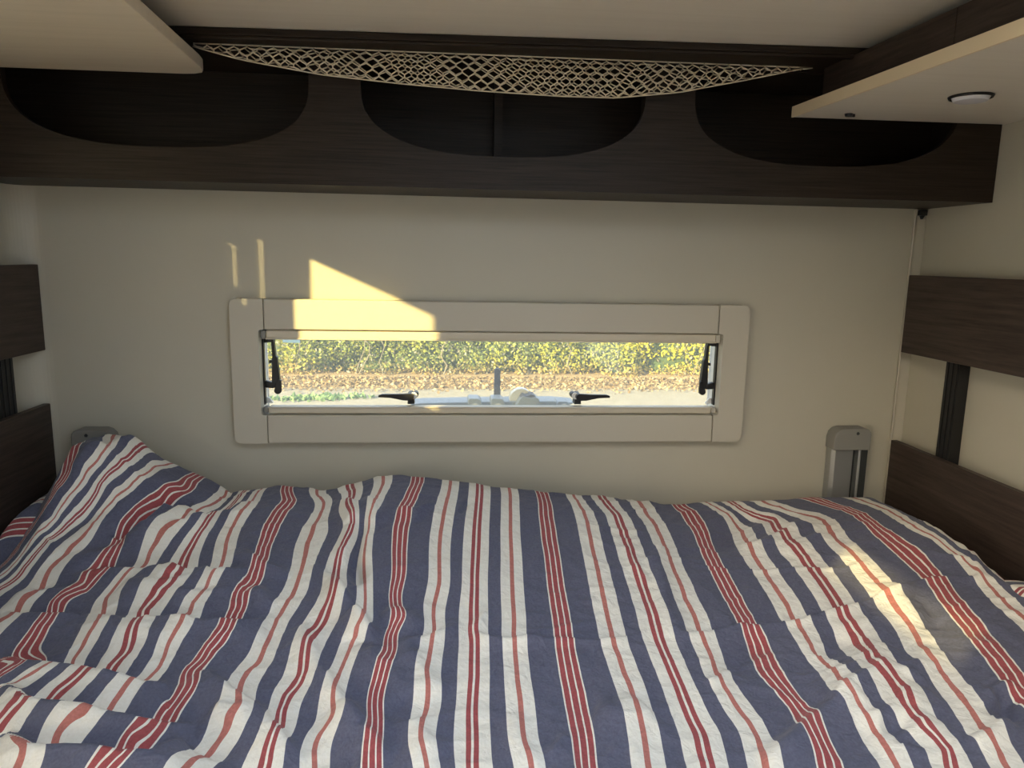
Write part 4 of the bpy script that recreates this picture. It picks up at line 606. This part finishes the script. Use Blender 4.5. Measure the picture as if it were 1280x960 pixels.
def hedge_place(n):
    x = rng.uniform(-9, 11, n); z = rng.uniform(-.62, 1.75, n)
    clump = np.array([noise.noise(Vector((a * 1.25, 7, b * 1.9))) + .5 * noise.noise(Vector((a * 3.1, 2, b * 3.6))) for a, b in zip(x, z)])
    keep = clump > rng.uniform(-1.15, -.15, n); x, z, clump = x[keep], z[keep], clump[keep]
    y = 12.75 - .32 * clump + np.abs(rng.normal(0, .16, len(x))) - .12 * np.clip(.4 - z, 0, 1)
    return np.stack([x, y, z], -1)
def hedge_col(P):
    n = len(P); g1, g2, ye = np.array([.15, .21, .085]), np.array([.30, .37, .15]), np.array([.60, .56, .05])
    k = rng.uniform(0, 1, (n, 1)); c = g1 * (1 - k) + g2 * k
    pat = np.array([noise.noise(Vector((a * .8, 11, b * 1.4))) for a, b in zip(P[:, 0], P[:, 2])])
    t = np.clip((P[:, 0] - 1.2) / 3.2, 0, 1) * .85 + pat * .8 + .15 + rng.normal(0, .2, n)
    t = np.clip(t, 0, 1)[:, None]; c = c * (1 - t) + ye * t
    o = np.clip((-.33 - P[:, 2]) / .25 + rng.normal(0, .3, n), 0, 1)[:, None] * .8
    c = c * (1 - o) + np.array([.48, .34, .17]) * o
    gy_ = (rng.uniform(0, 1, (n, 1)) < .16); c = np.where(gy_, np.array([.34, .34, .28]), c)
    return c * rng.uniform(.75, 1.2, (n, 1))
leaves('foliage', 70000, hedge_place, hedge_col, .066, hedge)
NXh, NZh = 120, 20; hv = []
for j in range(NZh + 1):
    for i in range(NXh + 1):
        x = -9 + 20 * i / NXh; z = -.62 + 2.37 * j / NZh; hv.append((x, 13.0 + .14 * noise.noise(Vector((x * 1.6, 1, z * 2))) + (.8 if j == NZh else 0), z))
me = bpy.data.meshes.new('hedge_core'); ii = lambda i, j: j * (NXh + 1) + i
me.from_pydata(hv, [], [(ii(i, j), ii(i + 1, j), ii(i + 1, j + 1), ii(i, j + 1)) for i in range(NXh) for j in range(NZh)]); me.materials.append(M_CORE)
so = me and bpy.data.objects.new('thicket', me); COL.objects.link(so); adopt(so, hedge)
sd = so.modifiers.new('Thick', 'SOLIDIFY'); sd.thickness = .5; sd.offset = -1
for i in range(16):
    bm = bmesh.new(); x = rng.uniform(-6, 8); y = 12.5 + rng.uniform(-.1, .15); p = Vector((x, y, -.58)); r0 = .011 * rng.uniform(.5, 1.4)
    for s_ in range(6):
        q = p + Vector((rng.normal(0, .09), rng.normal(0, .04), rng.uniform(.16, .3))); bar(bm, p, q, r0 * (1 - s_ * .12), 5); p = q
    link('stem', bm, M_STEM, hedge)
def tuft_place(n):
    c = [(-2.15, 10.6), (-1.6, 10.7), (-3.1, 10.5), (-2.4, 10.5)]; o = []
    for i in range(n):
        a, b = c[i % 4]; o.append((a + rng.normal(0, .22), b + rng.normal(0, .10), ZG + rng.uniform(.01, .05)))
    return np.array(o)
tag(leaves('grass', 260, tuft_place, lambda P: np.array([.24, .36, .20]) * rng.uniform(.7, 1.3, (len(P), 1)), .11), 'low green weeds growing on the gravel drive', 'grass', kind='stuff')
# bicycle carrier on the outside of the back wall
bk = thing('bike_carrier', 'pale grey bike carrier rail outside below the window', 'bike carrier', (.14, .3, 1.25))
bm = prism(bmesh.new(), [(-.095, 1.286), (.345, 1.292), (.365, 1.300), (.30, 1.3045), (.10, 1.3025), (-.06, 1.2985), (-.095, 1.295)], .26, .34, 'y')
link('rail', bm, M_BIKE, bk, bevel=.003)
def clamp(x, w, h):
    bm = prism(bmesh.new(), [(x - w / 2, 1.288), (x + w / 2, 1.288), (x + w / 2 - .002, 1.299), (x + w * .36, 1.306 + h), (x + w * .2, 1.312 + h), (x - w * .44, 1.312 + h), (x - w / 2, 1.306 + h)], .235, .30, 'y')
    c = link('clamp', bm, M_BIKE, bk, bevel=.003)
    link('clamp_strap', prism(bmesh.new(), arc(x - w * .02, 1.291, w * .30, 0, 180, 10), .230, .2352, 'y'), M_WHITE, c)
clamp(.083, .042, .004); clamp(.146, .042, .004); clamp(.330, .040, -.004)
bm = prism(bmesh.new(), [(.190, 1.289), (.196, 1.288), (.246, 1.288), (.262, 1.302), (.256, 1.318), (.246, 1.322), (.236, 1.320), (.224, 1.321), (.214, 1.326), (.206, 1.318)], .225, .29, 'y')
kb = link('clamp_knob', bm, M_BIKE, bk, bevel=.004)
link('knob_cover', prism(bmesh.new(), arc(.212, 1.306, .032, 45, 200, 12) + [(.186, 1.288), (.20, 1.288), (.205, 1.302)], .27, .30, 'y'), M_WHITE, kb, bevel=.003)
link('knob_grip', prism(bmesh.new(), [(.206, 1.318), (.213, 1.328), (.224, 1.324), (.235, 1.329), (.246, 1.326), (.251, 1.319), (.236, 1.316)], .232, .285, 'y'), M_BIKED, kb, bevel=.002)
link('post', prism(bmesh.new(), [(.1385, 1.29), (.158, 1.29), (.156, 1.383), (.1525, 1.388), (.1425, 1.388), (.1395, 1.383)], .315, .333, 'y'), M_BIKED, bk, bevel=.003)

# ------------------------------------------------------------------ light
w = bpy.data.worlds.new('sky'); S.world = w; w.use_nodes = True
SUN = Vector((1.12, 1.0, -.50)).normalized()
nt = w.node_tree; bg = nt.nodes['Background']; bg.inputs[1].default_value = 1.0
tc = node(nt, 'ShaderNodeTexCoord'); dp = node(nt, 'ShaderNodeVectorMath', operation='DOT_PRODUCT'); dp.inputs[1].default_value = tuple(-SUN)
nt.links.new(tc.outputs['Generated'], dp.inputs[0])
mxm = node(nt, 'ShaderNodeMath', operation='MAXIMUM'); mxm.inputs[1].default_value = 0; nt.links.new(dp.outputs['Value'], mxm.inputs[0])
pw = node(nt, 'ShaderNodeMath', operation='POWER'); pw.inputs[1].default_value = 9; nt.links.new(mxm.outputs[0], pw.inputs[0])
gl = node(nt, 'ShaderNodeMix', data_type='RGBA', blend_type='MIX')      # hazy sky, brighter and warmer around the low sun
gl.inputs[6].default_value = (3.3, 3.85, 4.5, 1); gl.inputs[7].default_value = (15, 12, 8, 1)
nt.links.new(pw.outputs[0], gl.inputs[0]); nt.links.new(gl.outputs[2], bg.inputs[0])
sl = bpy.data.lights.new('sun', 'SUN'); sl.energy = 44; sl.color = (1.0, .79, .36); sl.angle = math.radians(.7)
so_ = bpy.data.objects.new('sun', sl); COL.objects.link(so_); so_.location = (-6, -6, 6)
so_.rotation_euler = SUN.to_track_quat('-Z', 'Y').to_euler()

# ------------------------------------------------------------------ camera and view
cd = bpy.data.cameras.new('camera'); cam = bpy.data.objects.new('camera', cd); COL.objects.link(cam)
f_px, psi, pit, rol = 920.0, math.radians(5.25), math.radians(9.75), math.radians(1.1)
Fv = Vector((math.sin(psi) * math.cos(pit), math.cos(psi) * math.cos(pit), -math.sin(pit)))
Rv = Vector((math.cos(psi), -math.sin(psi), 0)); Uv = Rv.cross(Fv)
R2 = math.cos(rol) * Rv + math.sin(rol) * Uv; U2 = -math.sin(rol) * Rv + math.cos(rol) * Uv
mw = Matrix((( R2.x, U2.x, -Fv.x, 0), (R2.y, U2.y, -Fv.y, -1.75), (R2.z, U2.z, -Fv.z, 1.70), (0, 0, 0, 1)))
cam.matrix_world = mw; cd.sensor_fit = 'HORIZONTAL'; cd.sensor_width = 36; cd.lens = 36 * f_px / 1280; cd.clip_start = .02; cd.clip_end = 200
S.camera = cam
vs = S.view_settings; vs.view_transform = 'Standard'; vs.look = 'None'; vs.exposure = 0.0; vs.gamma = 1.0; vs.use_curve_mapping = False
S.cycles.max_bounces = 10; S.cycles.diffuse_bounces = 6; S.cycles.transparent_max_bounces = 8; S.cycles.caustics_reflective = False
